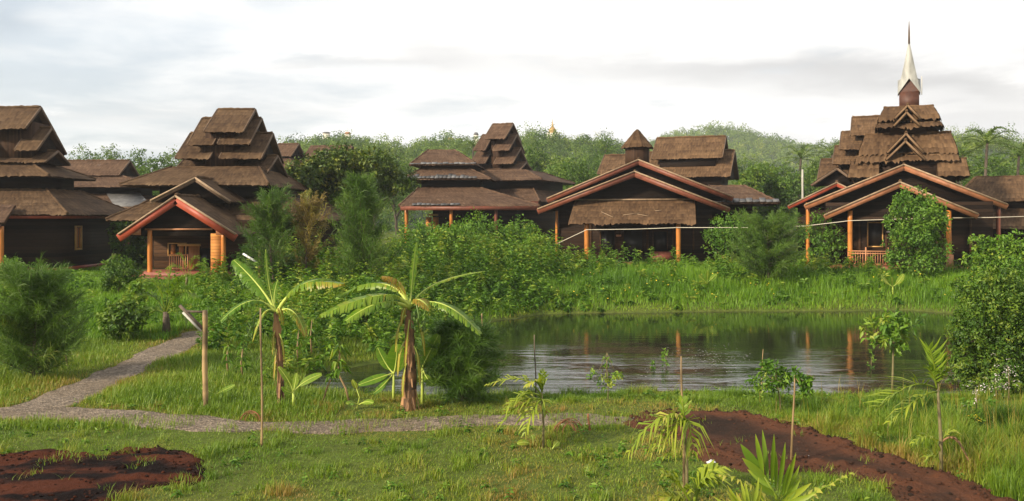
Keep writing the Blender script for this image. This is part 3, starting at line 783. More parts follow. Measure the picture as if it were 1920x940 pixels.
# lower skirt of the main hall and its walls
hip(hB, (uB(-18.9), 3.2, uB(-8.6), 13.5), zB(3.55), (uB(-17.4), 5.3, uB(-11.0), 11.0), zB(4.6))
walls(hB, uB(-17.4), 4.6, uB(-9.8), 12.3, 0.3, zB(3.6))
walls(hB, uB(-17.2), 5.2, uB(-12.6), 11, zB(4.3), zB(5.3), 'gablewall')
hip(hB, (uB(-18.6), 4.0, uB(-11.55), 12.2), zB(5.22), (uB(-17.0), 6.2, uB(-12.6), 10), zB(6.15))
gable_u(hB, 352, 520, 293, 8, 2.0, 324)
walls(hB, uB(-15.35), 6.3, uB(-14.0), 9.6, zB(6), zB(8.2), 'matting', 'tower_wall')
gable_u(hB, 437, 511, 251, 8, 2.1, 296); gable_u(hB, 358, 418, 251, 8, 2.1, 296)
gable_u(hB, 434, 490, 223, 8, 2.1, 269); gable_u(hB, 380, 424, 223, 8, 2.1, 271)
gable_u(hB, 409, 478, 206, 8, 2.05, 246)

# ---- two roofs beyond the broad tree
hB2 = House('thatched_house', 'distant thatched roof showing a single gable just beside the stepped tower', 545, 78, 12)
u0, u1, zr, ze = gable_u(hB2, 522, 560, 271, 2, 1.5, 292, mat='thatch_far'); walls(hB2, u0 + .4, 0.7, u1 - .4, 3.3, 0, ze + .1)
hip(hB2, (u0 - 1, -1, u1 + 1.3, 5), ze - 1.2, (u0 + .2, 0.6, u1 - .2, 3.4), ze - .3, 'thatch_far')
hB3 = House('thatched_house', 'distant thatched house with one long ridge rising over the broad dark tree', 625, 82, 12)
u0, u1, zr, ze = gable_u(hB3, 583, 661, 275, 2, 1.6, 294, mat='thatch_far'); walls(hB3, u0 + .4, 0.6, u1 - .4, 3.4, 0, ze + .1)
hip(hB3, (u0 - 1, -1, u1 + 1, 5), ze - 1.3, (u0 + .2, 0.5, u1 - .2, 3.5), ze - .3, 'thatch_far')

# ---- hipped pavilion
hC = House('pavilion', 'wide pavilion with three hipped roofs patched with pale metal sheets along the eaves', 860, 62, 4)
def HP(h, x0, x1, yo, v0, v1, xi0, xi1, yi, vi0, vi1, mat):
    a, zo = h.p(x0, yo, v0); b, _ = h.p(x1, yo, v0); c, zi = h.p(xi0, yi, vi0); d, _ = h.p(xi1, yi, vi0)
    return hip(h, (a, v0, b, v1), zo, (c, vi0, d, vi1), zi, mat), (a, b, zo, c, d, zi)
def eave_sheet(h, u0, u1, v, z, rise, run, mat='metal', n=6):
    m = MB(); n *= 2
    e = np.linspace(u0, u1, n + 1)
    for k in range(n):
        dz = rng.uniform(0, 0.03); r = rng.uniform(0.35, 1.15)
        p = [(e[k], v, z + dz), (e[k + 1] - 0.02, v, z + dz), (e[k + 1] - 0.02, v + run * r, z + rise * r + dz), (e[k], v + run * r, z + rise * r + dz)]
        m.add(p + [(x, y, zz - 0.02) for x, y, zz in p], quads=[(0,1,2,3),(7,6,5,4),(0,4,5,1),(1,5,6,2),(2,6,7,3),(3,7,4,0)], tint=rng.uniform(0.2, 0.8))
    return h.part(m, 'eave_sheet', mat)
_, r = HP(hC, 768, 893, 309, 0.5, 7.5, 803, 852, 282, 3.2, 4.8, 'thatch_far')
eave_sheet(hC, r[0], r[1], 0.42, r[2] + 0.05, 0.12, 0.25)
walls(hC, r[0] + .7, 1.2, r[1] - .7, 6.8, r[2] - 0.6, r[2] + .1, 'wall_warm')
_, r2 = HP(hC, 752, 921, 336, -0.8, 8.8, 790, 880, 317, 1.1, 6.9, 'thatch_far')
eave_sheet(hC, r2[0], r2[1] - 1.0, -0.9, r2[2] + 0.06, 0.30, 0.8, n=9)
walls(hC, r2[0] + 1.2, 0.4, r2[1] - 1.2, 7.6, r2[2] - 1.2, r2[2] + .1)
_, r3 = HP(hC, 748, 1012, 386, -3.4, 11, 785, 900, 353, -0.1, 8, 'thatch_far')
eave_sheet(hC, hC.p(772, 386, -3.5)[0], hC.p(862, 386, -3.5)[0], -3.5, r3[2] + 0.05, 0.14, 0.35, n=5)
m = MB(); m.box((r3[0] + .1, -3.45, r3[2] - 0.3), (r3[1] - .1, -3.38, r3[2] - 0.04)); hC.part(m, 'fascia', 'redbrown')
walls(hC, r3[0] + 1.8, -0.5, r3[1] - 1.8, 9, 0, r3[2] + .3)
for x in (762, 846, 930): post(hC, hC.p(x, 400, -3.0)[0], -3.0, 0, r3[2] - .1, 0.12, 'post' if x < 900 else 'redbrown')
for x in (804, 817):
    u, z = hC.p(x, 418, -.55); m = MB(); m.box((u - .2, -0.56, 0), (u + .2, -0.503, z + .4)); hC.part(m, 'door', 'screen')
for x in (812,):
    u, z = hC.p(x, 404, -.6); m = MB(); m.box((u - .35, -0.6, z - .03), (u + .35, -0.565, z + .1)); hC.part(m, 'lintel', 'frame')

# ---- slender tiered house beside it
hC2 = House('tiered_house', 'slim stepped thatched tower rising at the end of the hipped pavilion', 945, 66, 21)
g = hC2.gz
gable_u(hC2, 924, 962, 234, 3, 1.75, 259, 'thatch_far')
u0, z_ = hC2.p(921, 262, 1.9); u1, _ = hC2.p(936, 262, 1.9)
walls(hC2, u0, 1.9, u1 + .2, 4.1, hC2.p(930, 325, 1.9)[1], z_, 'matting', 'tower_wall')
gable_u(hC2, 940, 969, 254, 3, 1.75, 281, 'thatch_far'); gable_u(hC2, 905, 925, 254, 3, 1.75, 281, 'thatch_far')
gable_u(hC2, 942, 976, 279, 3, 1.75, 306, 'thatch_far'); gable_u(hC2, 899, 925, 279, 3, 1.75, 306, 'thatch_far')
gable_u(hC2, 900, 987, 307, 3, 1.7, 322, 'thatch_far')
_, r = HP(hC2, 880, 1016, 339, -1.2, 7, 905, 985, 321, 1, 5, 'thatch_far')
walls(hC2, r[0] + .8, -.4, r[1] - .8, 6.2, r[2] - 1.0, r[2] + .1)
_, r = HP(hC2, 870, 1012, 378, -2.6, 9, 890, 1000, 355, -.3, 6.1, 'thatch_far')
walls(hC2, r[0] + 1, -1.6, r[1] - 1, 8, 0, r[2] + .2)
m = MB(); m.box((r[0] + .1, -2.66, r[2] - 0.28), (r[1] - .1, -2.6, r[2] - 0.04)); hC2.part(m, 'fascia', 'redbrown')

# ---- house with broad double gable
hD = House('gabled_house', 'broad house with nested red brown gables, deep thatched awning and little round turret', 1190, 48, 12)
ua, za, ul, zl, ur, zr = gable_v(hD, 1190, 321, 1008, 392, 1368, 390, -0.6, 6.5, barge='redbrown', bh=0.28, fill=True, inset=0.9)
gable_v(hD, 1197, 299, 1026, 372, 1374, 369, 2.2, 9.5, barge='redbrown', bh=0.27, fill=True, inset=0.6)
uw0 = hD.p(1048, 440, .6)[0]; uw1 = hD.p(1335, 440, .6)[0]
walls(hD, uw0, 0.6, uw1, 8.8, 0.15, zl + .2)
m = MB(); m.box((uw0 - .05, 0.5, 0.0), (uw1 + .05, 8.85, 0.148)); hD.part(m, 'floor_beam', 'floorred')
e0, zaw = hD.p(1066, 417, -2.1); e1, _ = hD.p(1305, 417, -2.1); t0, zat = hD.p(1078, 377, 0.3); t1, _ = hD.p(1303, 377, 0.3)
m = MB(); slope(m, (e0, -2.1, zaw), (e1, -2.1, zaw), (t1, 0.3, zat), (t0, 0.3, zat), fringe=0.26, course=0.34); hD.part(m, 'awning', 'thatch_pale')
m = MB(); m.bar((t0, 0.27, zat + .06), (t1, 0.27, zat + .06), .06, .08); hD.part(m, 'awning_batten', 'batten')
for (xa, ya, xb, yb) in ((1128, 400, 1152, 410), (1170, 406, 1200, 402), (1196, 404, 1216, 408), (1228, 398, 1240, 397)):
    q0 = hD.p(xa, ya, -1.0); q1 = hD.p(xb, yb, -1.0)
    def onroof(u, z):
        z = min(max(z, zaw + .05), zat - .05); return (u, -2.1 + 2.4 * (z - zaw) / (zat - zaw) - .02, z + .07)
    m = MB(); m.bar(onroof(*q0), onroof(*q1), .04, .03); hD.part(m, 'roof_stick', 'batten')
for x in (1100, 1272): post(hD, hD.p(x, 440, -1.7)[0], -1.7, -0.1, zaw + .05, 0.125)
post(hD, uw0 - .1, .45, -.1, zl, .075)
m = MB(); m.box((uw0 + .8, -1.95, 0.02), (uw1 - .8, .5, .2)); hD.part(m, 'porch_floor', 'floorred')
for x, wd, ht in ((1140, .75, 1.35), (1238, .7, 1.2)):
    u, z = hD.p(x, 455, .6); window(hD, u, .6, z, wd, ht, frame='wall_warm')
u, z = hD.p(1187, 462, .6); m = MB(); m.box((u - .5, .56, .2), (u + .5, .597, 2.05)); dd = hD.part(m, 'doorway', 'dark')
u, z = hD.p(1160, 442, .55); m = MB(); m.box((u - .14, .5, z - .05), (u + .14, .596, z + .05)); hD.part(m, 'lamp_box', 'rail')
u, z = hD.p(1163, 463, .55); m = MB(); m.box((u - .28, .57, .2), (u + .28, .598, 1.95)); hD.part(m, 'wall_panel', 'wall_warm')
for x in (1108, 1214, 1262, 1300):
    u, z = hD.p(x, 462, .55); m = MB(); m.box((u - .05, .555, .2), (u + .05, .5985, zl + .1)); hD.part(m, 'wall_batten', 'wall_warm')
u, z = hD.p(1240, 480, .4); m = MB(); m.box((u - .6, .3, .2), (u + .6, .37, .75)); hD.part(m, 'bench_back', 'floorred')
# turret
tu, tz = hD.p(1195, 243, 5); te, tze = hD.p(1166, 277, 5)
R_ = tu - te
def cone_roof(h, cu_, cv_, R, zb, zt, nseg, mat, name='roof'):
    m = MB()
    a = np.arange(nseg + 1) / nseg * 2 * pi + pi / nseg
    for k in range(nseg):
        p = (cu_ + R * cos(a[k]), cv_ + R * sin(a[k]), zb); q_ = (cu_ + R * cos(a[k + 1]), cv_ + R * sin(a[k + 1]), zb)
        ap1 = (cu_ + .05 * cos(a[k]), cv_ + .05 * sin(a[k]), zt); ap2 = (cu_ + .05 * cos(a[k + 1]), cv_ + .05 * sin(a[k + 1]), zt)
        slope(m, p, q_, ap2, ap1, fringe=0.14, course=.25)
    return h.part(m, name, mat)
def prism(h, cu_, cv_, R, z0, z1, nseg, mat, name='wall', R1=None):
    m = MB(); a = np.arange(nseg) / nseg * 2 * pi + pi / nseg; R1 = R if R1 is None else R1
    v = [(cu_ + R * cos(t), cv_ + R * sin(t), z0) for t in a] + [(cu_ + R1 * cos(t), cv_ + R1 * sin(t), z1) for t in a]
    qd = [(k, (k + 1) % nseg, nseg + (k + 1) % nseg, nseg + k) for k in range(nseg)]
    v += [(cu_, cv_, z0), (cu_, cv_, z1)]
    tr = [(2 * nseg, (k + 1) % nseg, k) for k in range(nseg)] + [(2 * nseg + 1, nseg + k, nseg + (k + 1) % nseg) for k in range(nseg)]
    m.add(v, tris=tr, quads=qd); return h.part(m, name, mat)
cone_roof(hD, tu, 5, R_ + .05, tze, tz, 8, 'thatch_pale', 'turret_roof')
prism(hD, tu, 5, R_ * .82, tze - 1.3, tze + .05, 8, 'matting', 'turret_wall')
# wing behind on the far side
_, r = HP(hD, 1300, 1462, 381, 3.0, 12, 1330, 1395, 349, 6, 9, 'thatch_far')
eave_sheet(hD, r[1] - 3.6, r[1], 2.9, r[2] + .05, .2, .6, n=5)
walls(hD, r[0] + 1, 4.2, r[1] - 1.4, 11, 0, r[2] + .2)
m = MB(); p0 = hD.p(1334, 465, .3); p1 = hD.p(1362, 487, -.3); m.bar((p0[0], .3, p0[1]), (p1[0], -.3, max(p1[1], 0.05)), .07, .1); hD.part(m, 'stair_rail', 'tan')

# ---- roofs right behind it
hD2 = House('thatched_house', 'two step gable roof of thatch standing close behind the turreted house', 1300, 60, 21)
u0, u1, zr, ze = gable_u(hD2, 1232, 1361, 260, 3, 1.9, 296, 'thatch_pale')
_, zw = hD2.p(1300, 305, 1.4)
walls(hD2, u0 + .5, 1.4, u1 - .5, 4.6, zw - .6, ze + .1, 'gablewall')
u0b, u1b, zrb, zeb = gable_u(hD2, 1200, 1377, 287, 3, 2.5, 331, 'thatch_pale')
walls(hD2, u0b + .5, 1.0, u1b - .7, 5.0, 0, zeb + .2, 'wall')
gable_u(hD2, 1134, 1178, 292, 3, 2.0, 325, 'thatch_pale')

# ---- the spired house
hF = House('spired_house', 'stepped house with a white needle spire, nested orange edged gables and a railed porch', 1690, 41, 23.5)
ua, za, ul, zl, ur, zr = gable_v(hF, 1688, 341, 1546, 403, 1834, 401, 0, 3.2, barge='tan', bh=0.24, fill=True, inset=0.7)
ua2, za2, ul2, zl2, ur2, zr2 = gable_v(hF, 1695, 308, 1509, 384, 1889, 383, 2.2, 9, barge='tan', bh=0.26, fill=True, inset=0.5)
fw0 = hF.p(1548, 450, 1.9)[0]; fw1 = hF.p(1862, 450, 1.9)[0]
walls(hF, fw0, 1.9, fw1, 9, 0.35, zl2 + .1)
m = MB(); m.box((fw0 - .1, -0.1, 0.12), (fw1 + .1, 9.05, .34)); hF.part(m, 'porch_floor', 'floorred')
for u in np.linspace(fw0, fw1, 6):
    for v in (0.1, 4): post(hF, u, v, -.3, .13, .12, 'bark', 'stilt')
m = MB(); m.box((ul + .5, .66, zl - .28), (ur - .5, .72, zl - .1)); hF.part(m, 'tie_beam', 'wall')
for x in (1594, 1779): post(hF, hF.p(x, 440, .4)[0], .4, 0.1, zl + .2, .115)
m = MB(); u, z = hF.p(1781, 500, .4); m.box((u - .15, .25, .1), (u + .15, .55, .95)); hF.part(m, 'post_base', 'rail')
for x in (1515, 1872): post(hF, hF.p(x, 440, 2.5)[0], 2.5, -.1, zl2 + .1, .105, 'post' if x < 1600 else 'redbrown')
u, z = hF.p(1641, 440, 1.9); window(hF, u, 1.9, z, .62, 1.12, frame='frame', fw=.055)
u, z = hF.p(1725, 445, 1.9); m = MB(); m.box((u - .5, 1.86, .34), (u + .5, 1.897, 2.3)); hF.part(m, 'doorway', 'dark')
for x in (1612, 1662, 1758, 1820):
    u, z = hF.p(x, 462, 1.85); m = MB(); m.box((u - .05, 1.855, .35), (u + .05, 1.8985, zl)); hF.part(m, 'wall_batten', 'wall_warm')
u, z = hF.p(1668, 435, 1.85); m = MB(); m.box((u - .14, 1.8, z - .03), (u + .14, 1.896, z + .04)); hF.part(m, 'lamp_box', 'white')
r0 = hF.p(1590, 480, .35)[0]; r1 = hF.p(1665, 480, .35)[0]
m = MB()
for z in (.45, .95, 1.06): m.bar((r0, .33, z), (r1, .33, z), .05, .05)
for k in range(17): u = r0 + (r1 - r0) * k / 16; m.bar((u, .33, .4), (u, .33, 1.0), .025, .025, up=(0, 1, 0))
for u in (r0 + (r1 - r0) * .45, r1): m.bar((u, .33, .34), (u, .33, 1.25), .06, .06, up=(0, 1, 0))
hF.part(m, 'railing', 'rail')
# tiers
def spired_tier(xl, xr, ye, yt, v0, v1, xa, ya, xdl, xdr, vd, mat='thatch_pale', inn=0.55):
    a, zo = hF.p(xl, ye, v0); b, _ = hF.p(xr, ye, v0)
    _, zi = hF.p((xl + xr) / 2, yt, v0 + 1.0)
    c = (b - a) * .5 * inn
    mid = (a + b) / 2
    hip(hF, (a, v0, b, v1), zo, (a + .28, v0 + 1.0, b - .28, v1 - 1.0), zi, mat, fringe=.36, hips=False)
    return gable_v(hF, xa, ya, xdl, ye - 2, xdr, ye - 2, v0 - .25, v0 + 1.4, mat=mat, barge='edge2', bh=.09, fill=True, inset=.5, batten=False, board='gablewall', name='dormer_roof')
def ctr(v): return hF.p(1700, 300, v)[0]
# lowest skirt
a, z0_ = hF.p(1590, 331, 3.2); b, _ = hF.p(1818, 331, 3.2); _, zi_ = hF.p(1700, 300, 4.2)
aL = hF.p(1648, 331, 3.2)[0]; bR = hF.p(1758, 331, 3.2)[0]
hip(hF, (a, 3.2, aL, 9.2), z0_, (a + .12, 4.0, aL, 8.4), zi_, 'thatch_pale', fringe=.2, hips=False)
hip(hF, (bR, 3.2, b, 9.2), z0_, (bR, 4.0, b - .12, 8.4), zi_, 'thatch_pale', fringe=.2, hips=False)
walls(hF, a + .55, 4.0, b - .55, 8.4, z0_ - 1.2, zi_ + .05, 'wall')
a2, z2_ = hF.p(1640, 300, 4.2); b2, _ = hF.p(1762, 300, 4.2)
walls(hF, a2, 4.25, b2, 8.0, zi_ - .3, hF.p(1700, 285, 4.25)[1], 'gablewall')
spired_tier(1604, 1799, 300, 278, 3.7, 8.9, 1698, 263, 1662, 1735, 3.7)
spired_tier(1610, 1796, 287, 250, 4.0, 8.6, 1699, 249, 1664, 1732, 4.0)
a3, _ = hF.p(1668, 245, 4.9); b3, _ = hF.p(1738, 245, 4.9)
walls(hF, a3, 4.9, b3, 7.6, hF.p(1700, 268, 4.9)[1], hF.p(1700, 222, 4.9)[1], 'wall_warm')
spired_tier(1643, 1767, 237, 224, 4.4, 8.2, 1700, 209, 1676, 1726, 4.4)
spired_tier(1647, 1762, 223, 200, 4.7, 7.9, 1702, 196, 1678, 1726, 4.7)
# turret and spire
tu, _ = hF.p(1704.5, 190, 6.2)
hw = abs(hF.p(1686, 180, 6.2)[0] - tu)
zt0 = hF.p(1704, 202, 6.2)[1]; zt1 = hF.p(1704, 174, 6.2)[1]; ztop = hF.p(1704, 80, 6.2)[1]; zfin = hF.p(1704, 40, 6.2)[1]; zg = hF.p(1704, 150, 6.2)[1]
walls(hF, tu - hw, 6.2 - hw, tu + hw, 6.2 + hw, zt0 - .2, zt1, 'spirewood', 'turret_wall')
g_ = MB()
for (dx, dy) in ((0, -1), (1, 0), (0, 1), (-1, 0)):
    n_ = np.array((dx, dy, 0.0)); s_ = np.array((-dy, dx, 0.0)); c_ = np.array((tu, 6.2, 0)) + n_ * (hw + .004)
    g_.add([c_ - s_ * hw + (0, 0, zt1), c_ + s_ * hw + (0, 0, zt1), c_ - n_ * hw * .22 + (0, 0, zg)], tris=[(0, 1, 2)])
hF.part(g_, 'turret_gable', 'spirewood')
sp = MB()
HH = np.linspace(0, 1, 9)
def prof(t): return (hw + .04) * (1 - t) ** 1.02 + .03
corners = [(-1, -1), (1, -1), (1, 1), (-1, 1)]
zlow = zt1 - .12
rings = []
for t in HH:
    z = zlow + (ztop - zlow) * t
    rr = prof(t)
    ring = []
    for k in range(4):
        c0 = np.array(corners[k], float) * rr; c1 = np.array(corners[(k + 1) % 4], float) * rr
        lift = max(0.0, (zg - zlow) * (1 - t * 3.2))
        ring.append((tu + c0[0], 6.2 + c0[1], z)); mid_ = (c0 + c1) / 2
        ring.append((tu + mid_[0] * 1.0, 6.2 + mid_[1] * 1.0, z + lift))
    rings.append(ring)
V = [p for r_ in rings for p in r_]
Q = [(i * 8 + k, i * 8 + (k + 1) % 8, (i + 1) * 8 + (k + 1) % 8, (i + 1) * 8 + k) for i in range(len(HH) - 1) for k in range(8)]
sp.add(V, quads=Q)
so = hF.part(sp, 'spire', 'spire')
m = MB(); m.tube([(tu, 6.2, ztop - .1), (tu, 6.2, (ztop + zfin) / 2), (tu, 6.2, zfin)], [.055, .045, .012], 8); hF.part(m, 'finial', 'edgewood', so)
m = MB(); m.bar((tu + hw + .12, 6.2 - hw, zt1 - .2), (tu + hw + .12, 6.2 - hw, zt1 + .75), .04, .06, up=(0, 1, 0)); hF.part(m, 'spire_edge', 'concrete', so)

# ---- stepped roofs behind, beside the spired house
hG = House('tiered_house', 'stepped thatched roofs with a dark red gable edge, partly hidden behind the spired house', 1600, 54, 24)
gable_u(hG, 1598, 1668, 221, 4, 1.6, 252, 'thatch_pale')
gable_u(hG, 1578, 1680, 248, 4, 1.9, 278, 'thatch_pale')
gable_u(hG, 1566, 1690, 275, 4, 2.1, 306, 'thatch_pale')
u0, u1, zr, ze = gable_u(hG, 1540, 1700, 300, 4, 2.6, 335, 'thatch_pale')
walls(hG, u0 + 1, 2.6, u1 - 1, 6, 0, zr - .2)
gable_v(hG, 1570, 314, 1521, 346, 1612, 346, .3, 4, barge='edgewood', bh=.14, mat='thatch_pale', inset=.4, batten=False)
gable_v(hG, 1569, 342, 1478, 386, 1660, 386, -1.6, 4, barge='red', bh=.22, mat='thatch_far', inset=.5, batten=True)
_, zz = hG.p(1500, 386, -1.2)
walls(hG, hG.p(1496, 400, -.8)[0], -.8, hG.p(1640, 400, -.8)[0], 4, 0, zz + .1)

hH = House('thatched_house', 'low hipped thatched house tucked behind the far side of the spired house', 1880, 50, 24)
_, r = HP(hH, 1790, 2010, 377, -.6, 6.5, 1832, 1960, 332, 2.0, 4.0, 'thatch_pale')
walls(hH, r[0] + .6, .2, r[1] - .6, 5.8, r[2] - .8, r[2] + .1)
_, r = HP(hH, 1770, 2040, 428, -2.2, 8, 1800, 2000, 393, .1, 6, 'thatch_pale')
walls(hH, r[0] + 1, -1, r[1] - 1, 7, 0, r[2] + .2)


# ------------------------------------------------------------------ hills and their woods
def ridge(pts, Dr, drop):
    xs = np.array([(p[0] - CX) / F * Dr for p in pts]); zs = np.array([CAMZ + (YH - p[1] - drop) / F * Dr for p in pts])
    return xs, zs
def hill(name, label, pts, Dr, D0, D1, drop, step, spacing, size, nleaf, seed, wood_label, leafsize):
    xs, zs = ridge(pts, Dr, drop)
    def hz(x, y):
        r = np.interp(x * (0.55 + 0.45 * Dr / np.maximum(y, 1)), xs, zs)
        r = r + (fnoise(x, y, Dr * 0.07, seed) - 0.5) * Dr * 0.02
        up = np.sin(np.clip((y - D0) / (Dr - D0), 0, 1) * pi / 2) ** 1.25
        dn = 1 - ss(Dr + 5, D1, y)
        return -3 + (r + 3) * up * dn * ss(xs[0], xs[0] + Dr * .05, x) * ss(-xs[-1], -xs[-1] + Dr * .05, -x)
    X, Y, q = grid_mesh(np.arange(xs[0], xs[-1] + step, step), np.arange(D0 - step, D1 + step, step))
    m = MB(); m.add(np.stack([X, Y, hz(X, Y)], -1).reshape(-1, 3), quads=q)
    tag(m.build(name, M['hillground'], smooth=True), label, 'hill', kind='structure')
    r_ = np.random.default_rng(seed)
    n = int((xs[-1] - xs[0]) * (Dr * 1.06 - D0) / spacing ** 2)
    px = r_.uniform(xs[0], xs[-1], n); py = D0 + (Dr * 1.06 - D0) * r_.uniform(0, 1, n)
    pz = hz(px, py)
    keep = (pz > 0.2) & (np.abs(px / py) < 0.72)
    px, py, pz = px[keep], py[keep], pz[keep]; n = len(px)
    sz = size * r_.uniform(0.6, 1.35, n) * (0.7 + 0.6 * fnoise(px, py, Dr * .12, seed + 3))
    tall = r_.uniform(0.8, 1.35, n)
    ctint = np.clip(0.18 + 0.62 * fnoise(px, py, Dr * .10, seed + 4) + r_.normal(0, .19, n), 0, 1)
    K = 6
    cl = unit(r_.normal(size=(n, K, 3)) * (1, 1, .8) + (0, 0, .45)) * r_.uniform(.5, .95, (n, K, 1)) * (sz[:, None, None] * .5)
    cl[..., 2] *= tall[:, None]
    cc = np.stack([px, py, pz + sz * .62 * tall], -1)[:, None] + cl
    ct = ctint[:, None] + r_.normal(0, .09, (n, K))
    per = nleaf // K
    d = unit(r_.normal(size=(n, K, per, 3)) + (0, 0, .25))
    P = cc[:, :, None] + d * (sz[:, None, None, None] * .30) * r_.uniform(.55, 1.05, (n, K, per, 1))
    P = P.reshape(-1, 3); d = d.reshape(-1, 3)
    tt = (ct[:, :, None] + r_.normal(0, .07, (n, K, per))).ravel()
    tang = unit(np.cross(d, r_.normal(size=d.shape)))
    m = MB()
    m.leaves(P - tang * leafsize * .4, tang, d, leafsize * r_.uniform(.6, 1.3, len(P)), leafsize * .8, np.clip(tt, 0, 1), fold=.1, droop=.15)
    tag(m.build('forest', M['forest']), wood_label, 'forest', kind='stuff')
    return hz
M['hillground'] = plain('dark_wooded_slope', (0.030, 0.052, 0.018), rough=0.95, var=0.4, scale=0.1, use_tint=False)
HZ1 = hill('hill', 'wooded hill in the middle distance with the stupa on it', [(430, 300), (500, 282), (540, 262), (570, 247), (620, 238), (680, 239), (720, 246), (770, 259), (800, 251), (830, 243), (870, 241), (895, 252), (940, 246), (990, 234), (1050, 236), (1090, 239),
      (1130, 248), (1180, 254), (1240, 262), (1300, 290), (1400, 330)], 250, 120, 320, 54, 4, 2.5, 3.3, 114, 11, 'dense woods covering the middle hill', 0.38)
HZ2 = hill('hill', 'long rounded forested hill farther back', [(1000, 300), (1120, 262), (1200, 246), (1240, 232), (1320, 220), (1370, 222), (1420, 232), (1480, 241), (1560, 235), (1640, 231), (1720, 232), (1800, 236), (1840, 242), (1880, 248), (1920, 256), (2000, 262), (2200, 290)],
      560, 300, 700, 48, 8, 4.3, 4.8, 54, 12, 'even forest covering the long far hill', 0.8)
HZ3 = hill('hill', 'nearer tree covered rise behind the spired house', [(1640, 330), (1700, 262), (1750, 232), (1800, 224), (1840, 230), (1870, 250), (1920, 275), (2000, 300), (2200, 330)], 270, 140, 330, 56, 5, 2.9, 3.7, 108, 13, 'woods on the rise behind the spired house', 0.42)

def on_hill(px, py, D, hz):
    p = at(px, py, D); return p
def stupa(px, ytop, ybase, D, name, label, cat):
    p = at(px, ybase, D); top = at(px, ytop, D)
    h = top[2] - p[2]; r = h * .30
    root = empty(name, p, 0, label, cat)
    m = MB(); zs = np.array([0, .06, .06, .2, .34, .42, .5, .7, 1.0]) * h; rs = np.array([1.15, 1.15, .95, .9, .6, .35, .24, .12, .02]) * r
    m.tube(np.stack([0 * zs, 0 * zs, zs + np.arange(9) * 1e-3], 1), rs, 12); o = m.build('bell', M['gold'], root, True)
    m = MB(); m.box((-r * 1.3, -r * 1.3, -14), (r * 1.3, r * 1.3, 0)); m.build('base', M['hillhouse'], root)
def hill_house(px, py, wpx, hpx, D, label, roof='hillroof'):
    p = at(px, py, D); s = D / F; wd = wpx * s; ht = hpx * s
    root = empty('hill_building', p, 0.2, label, 'building')
    m = MB(); m.box((-wd / 2, 0, -10), (wd / 2, wd * .7, ht * .6)); m.build('wall', M['hillhouse'], root)
    m = MB(); a = [(-wd * .58, -wd * .1, ht * .6), (wd * .58, -wd * .1, ht * .6), (wd * .58, wd * .8, ht * .6), (-wd * .58, wd * .8, ht * .6), (-wd * .3, wd * .35, ht), (wd * .3, wd * .35, ht)]
    m.add(a, quads=[(0, 1, 5, 4), (2, 3, 4, 5), (0, 3, 2, 1)], tris=[(1, 2, 5), (3, 0, 4)]); m.build('roof', M[roof], root)
stupa(1036, 223, 250, 246, 'stupa', 'small golden stupa on the hilltop among trees', 'stupa')
hill_house(845, 267, 14, 9, 225, 'small pale building with rusty roof on the wooded hill above the pavilion')
hill_house(652, 257, 11, 10, 238, 'tiny pale tower house on the hilltop above the broad dark tree')
hill_house(612, 253, 13, 6, 240, 'low white building between treetops at the near end of the hill crest', 'metal')
hill_house(893, 260, 8, 12, 246, 'narrow white building on the hill beside the slim stepped tower', 'metal')

# ------------------------------------------------------------------ trees and bushes
def crown(m, blobs, n, L, W, t0=.45, tv=.17, clump=.34, r_=None, up=.5):
    r_ = r_ or rng
    blobs = np.asarray(blobs, float)
    vol = blobs[:, 3] * blobs[:, 4] * blobs[:, 5]
    vol = vol ** .75
    nb = (n * vol / vol.sum()).astype(int)
    for b, k in zip(blobs, nb):
        if k < 6: continue
        per = 17
        nc = max(3, k // per)
        d = unit(r_.normal(size=(nc, 3)) + (0, 0, .15))
        R = b[3:6]
        c = b[:3] + d * R * r_.uniform(.15, 1.75, (nc, 1)) ** .5
        ct = t0 + r_.normal(0, tv, nc)
        j = r_.integers(0, nc, k)
        g = r_.normal(size=(k, 3))
        P = c[j] + g * R.mean() * clump * .42
        out = unit((P - b[:3]) / R)
        nm = unit(out * .7 + np.array((0, 0, up)) + r_.normal(size=(k, 3)) * .55)
        dd = unit(out * .5 + r_.normal(size=(k, 3)) * .8 + (0, 0, -.35))
        l = L * r_.uniform(.6, 1.3, k)
        m.leaves(P, dd, nm, l, l * W / L, np.clip(ct[j] + r_.normal(0, .08, k), 0, 1), fold=.18, droop=.2)
def limbs(m, base, H, tips, r0, r_=None, trunkh=.5):
    r_ = r_ or rng
    base = np.asarray(base, float)
    th = H * trunkh
    k = 7; t = np.linspace(0, 1, k)
    wob = np.cumsum(r_.normal(0, H * .012, (k, 2)), 0); wob[0] = 0
    tr = np.stack([base[0] + wob[:, 0], base[1] + wob[:, 1], base[2] - .15 + (th + .15) * t], 1)
    m.tube(tr, r0 * (1 - .45 * t) * (1 + .35 * np.exp(-t * 9)), 8, tint=r_.uniform(.3, .7), jit=.08)
    for tip in tips:
        tip = np.asarray(tip, float)
        s = r_.uniform(.55, 1)
        p0 = tr[int(s * (k - 1))]
        mid = (p0 + tip) / 2 + (tip - p0) * (0, 0, .12) + r_.normal(0, H * .02, 3)
        tt = np.linspace(0, 1, 6)[:, None]
        c = p0 * (1 - tt) ** 2 + 2 * mid * tt * (1 - tt) + tip * tt ** 2
        m.tube(c, r0 * .48 * (1 - .8 * tt[:, 0]), 6, tint=r_.uniform(.3, .7))
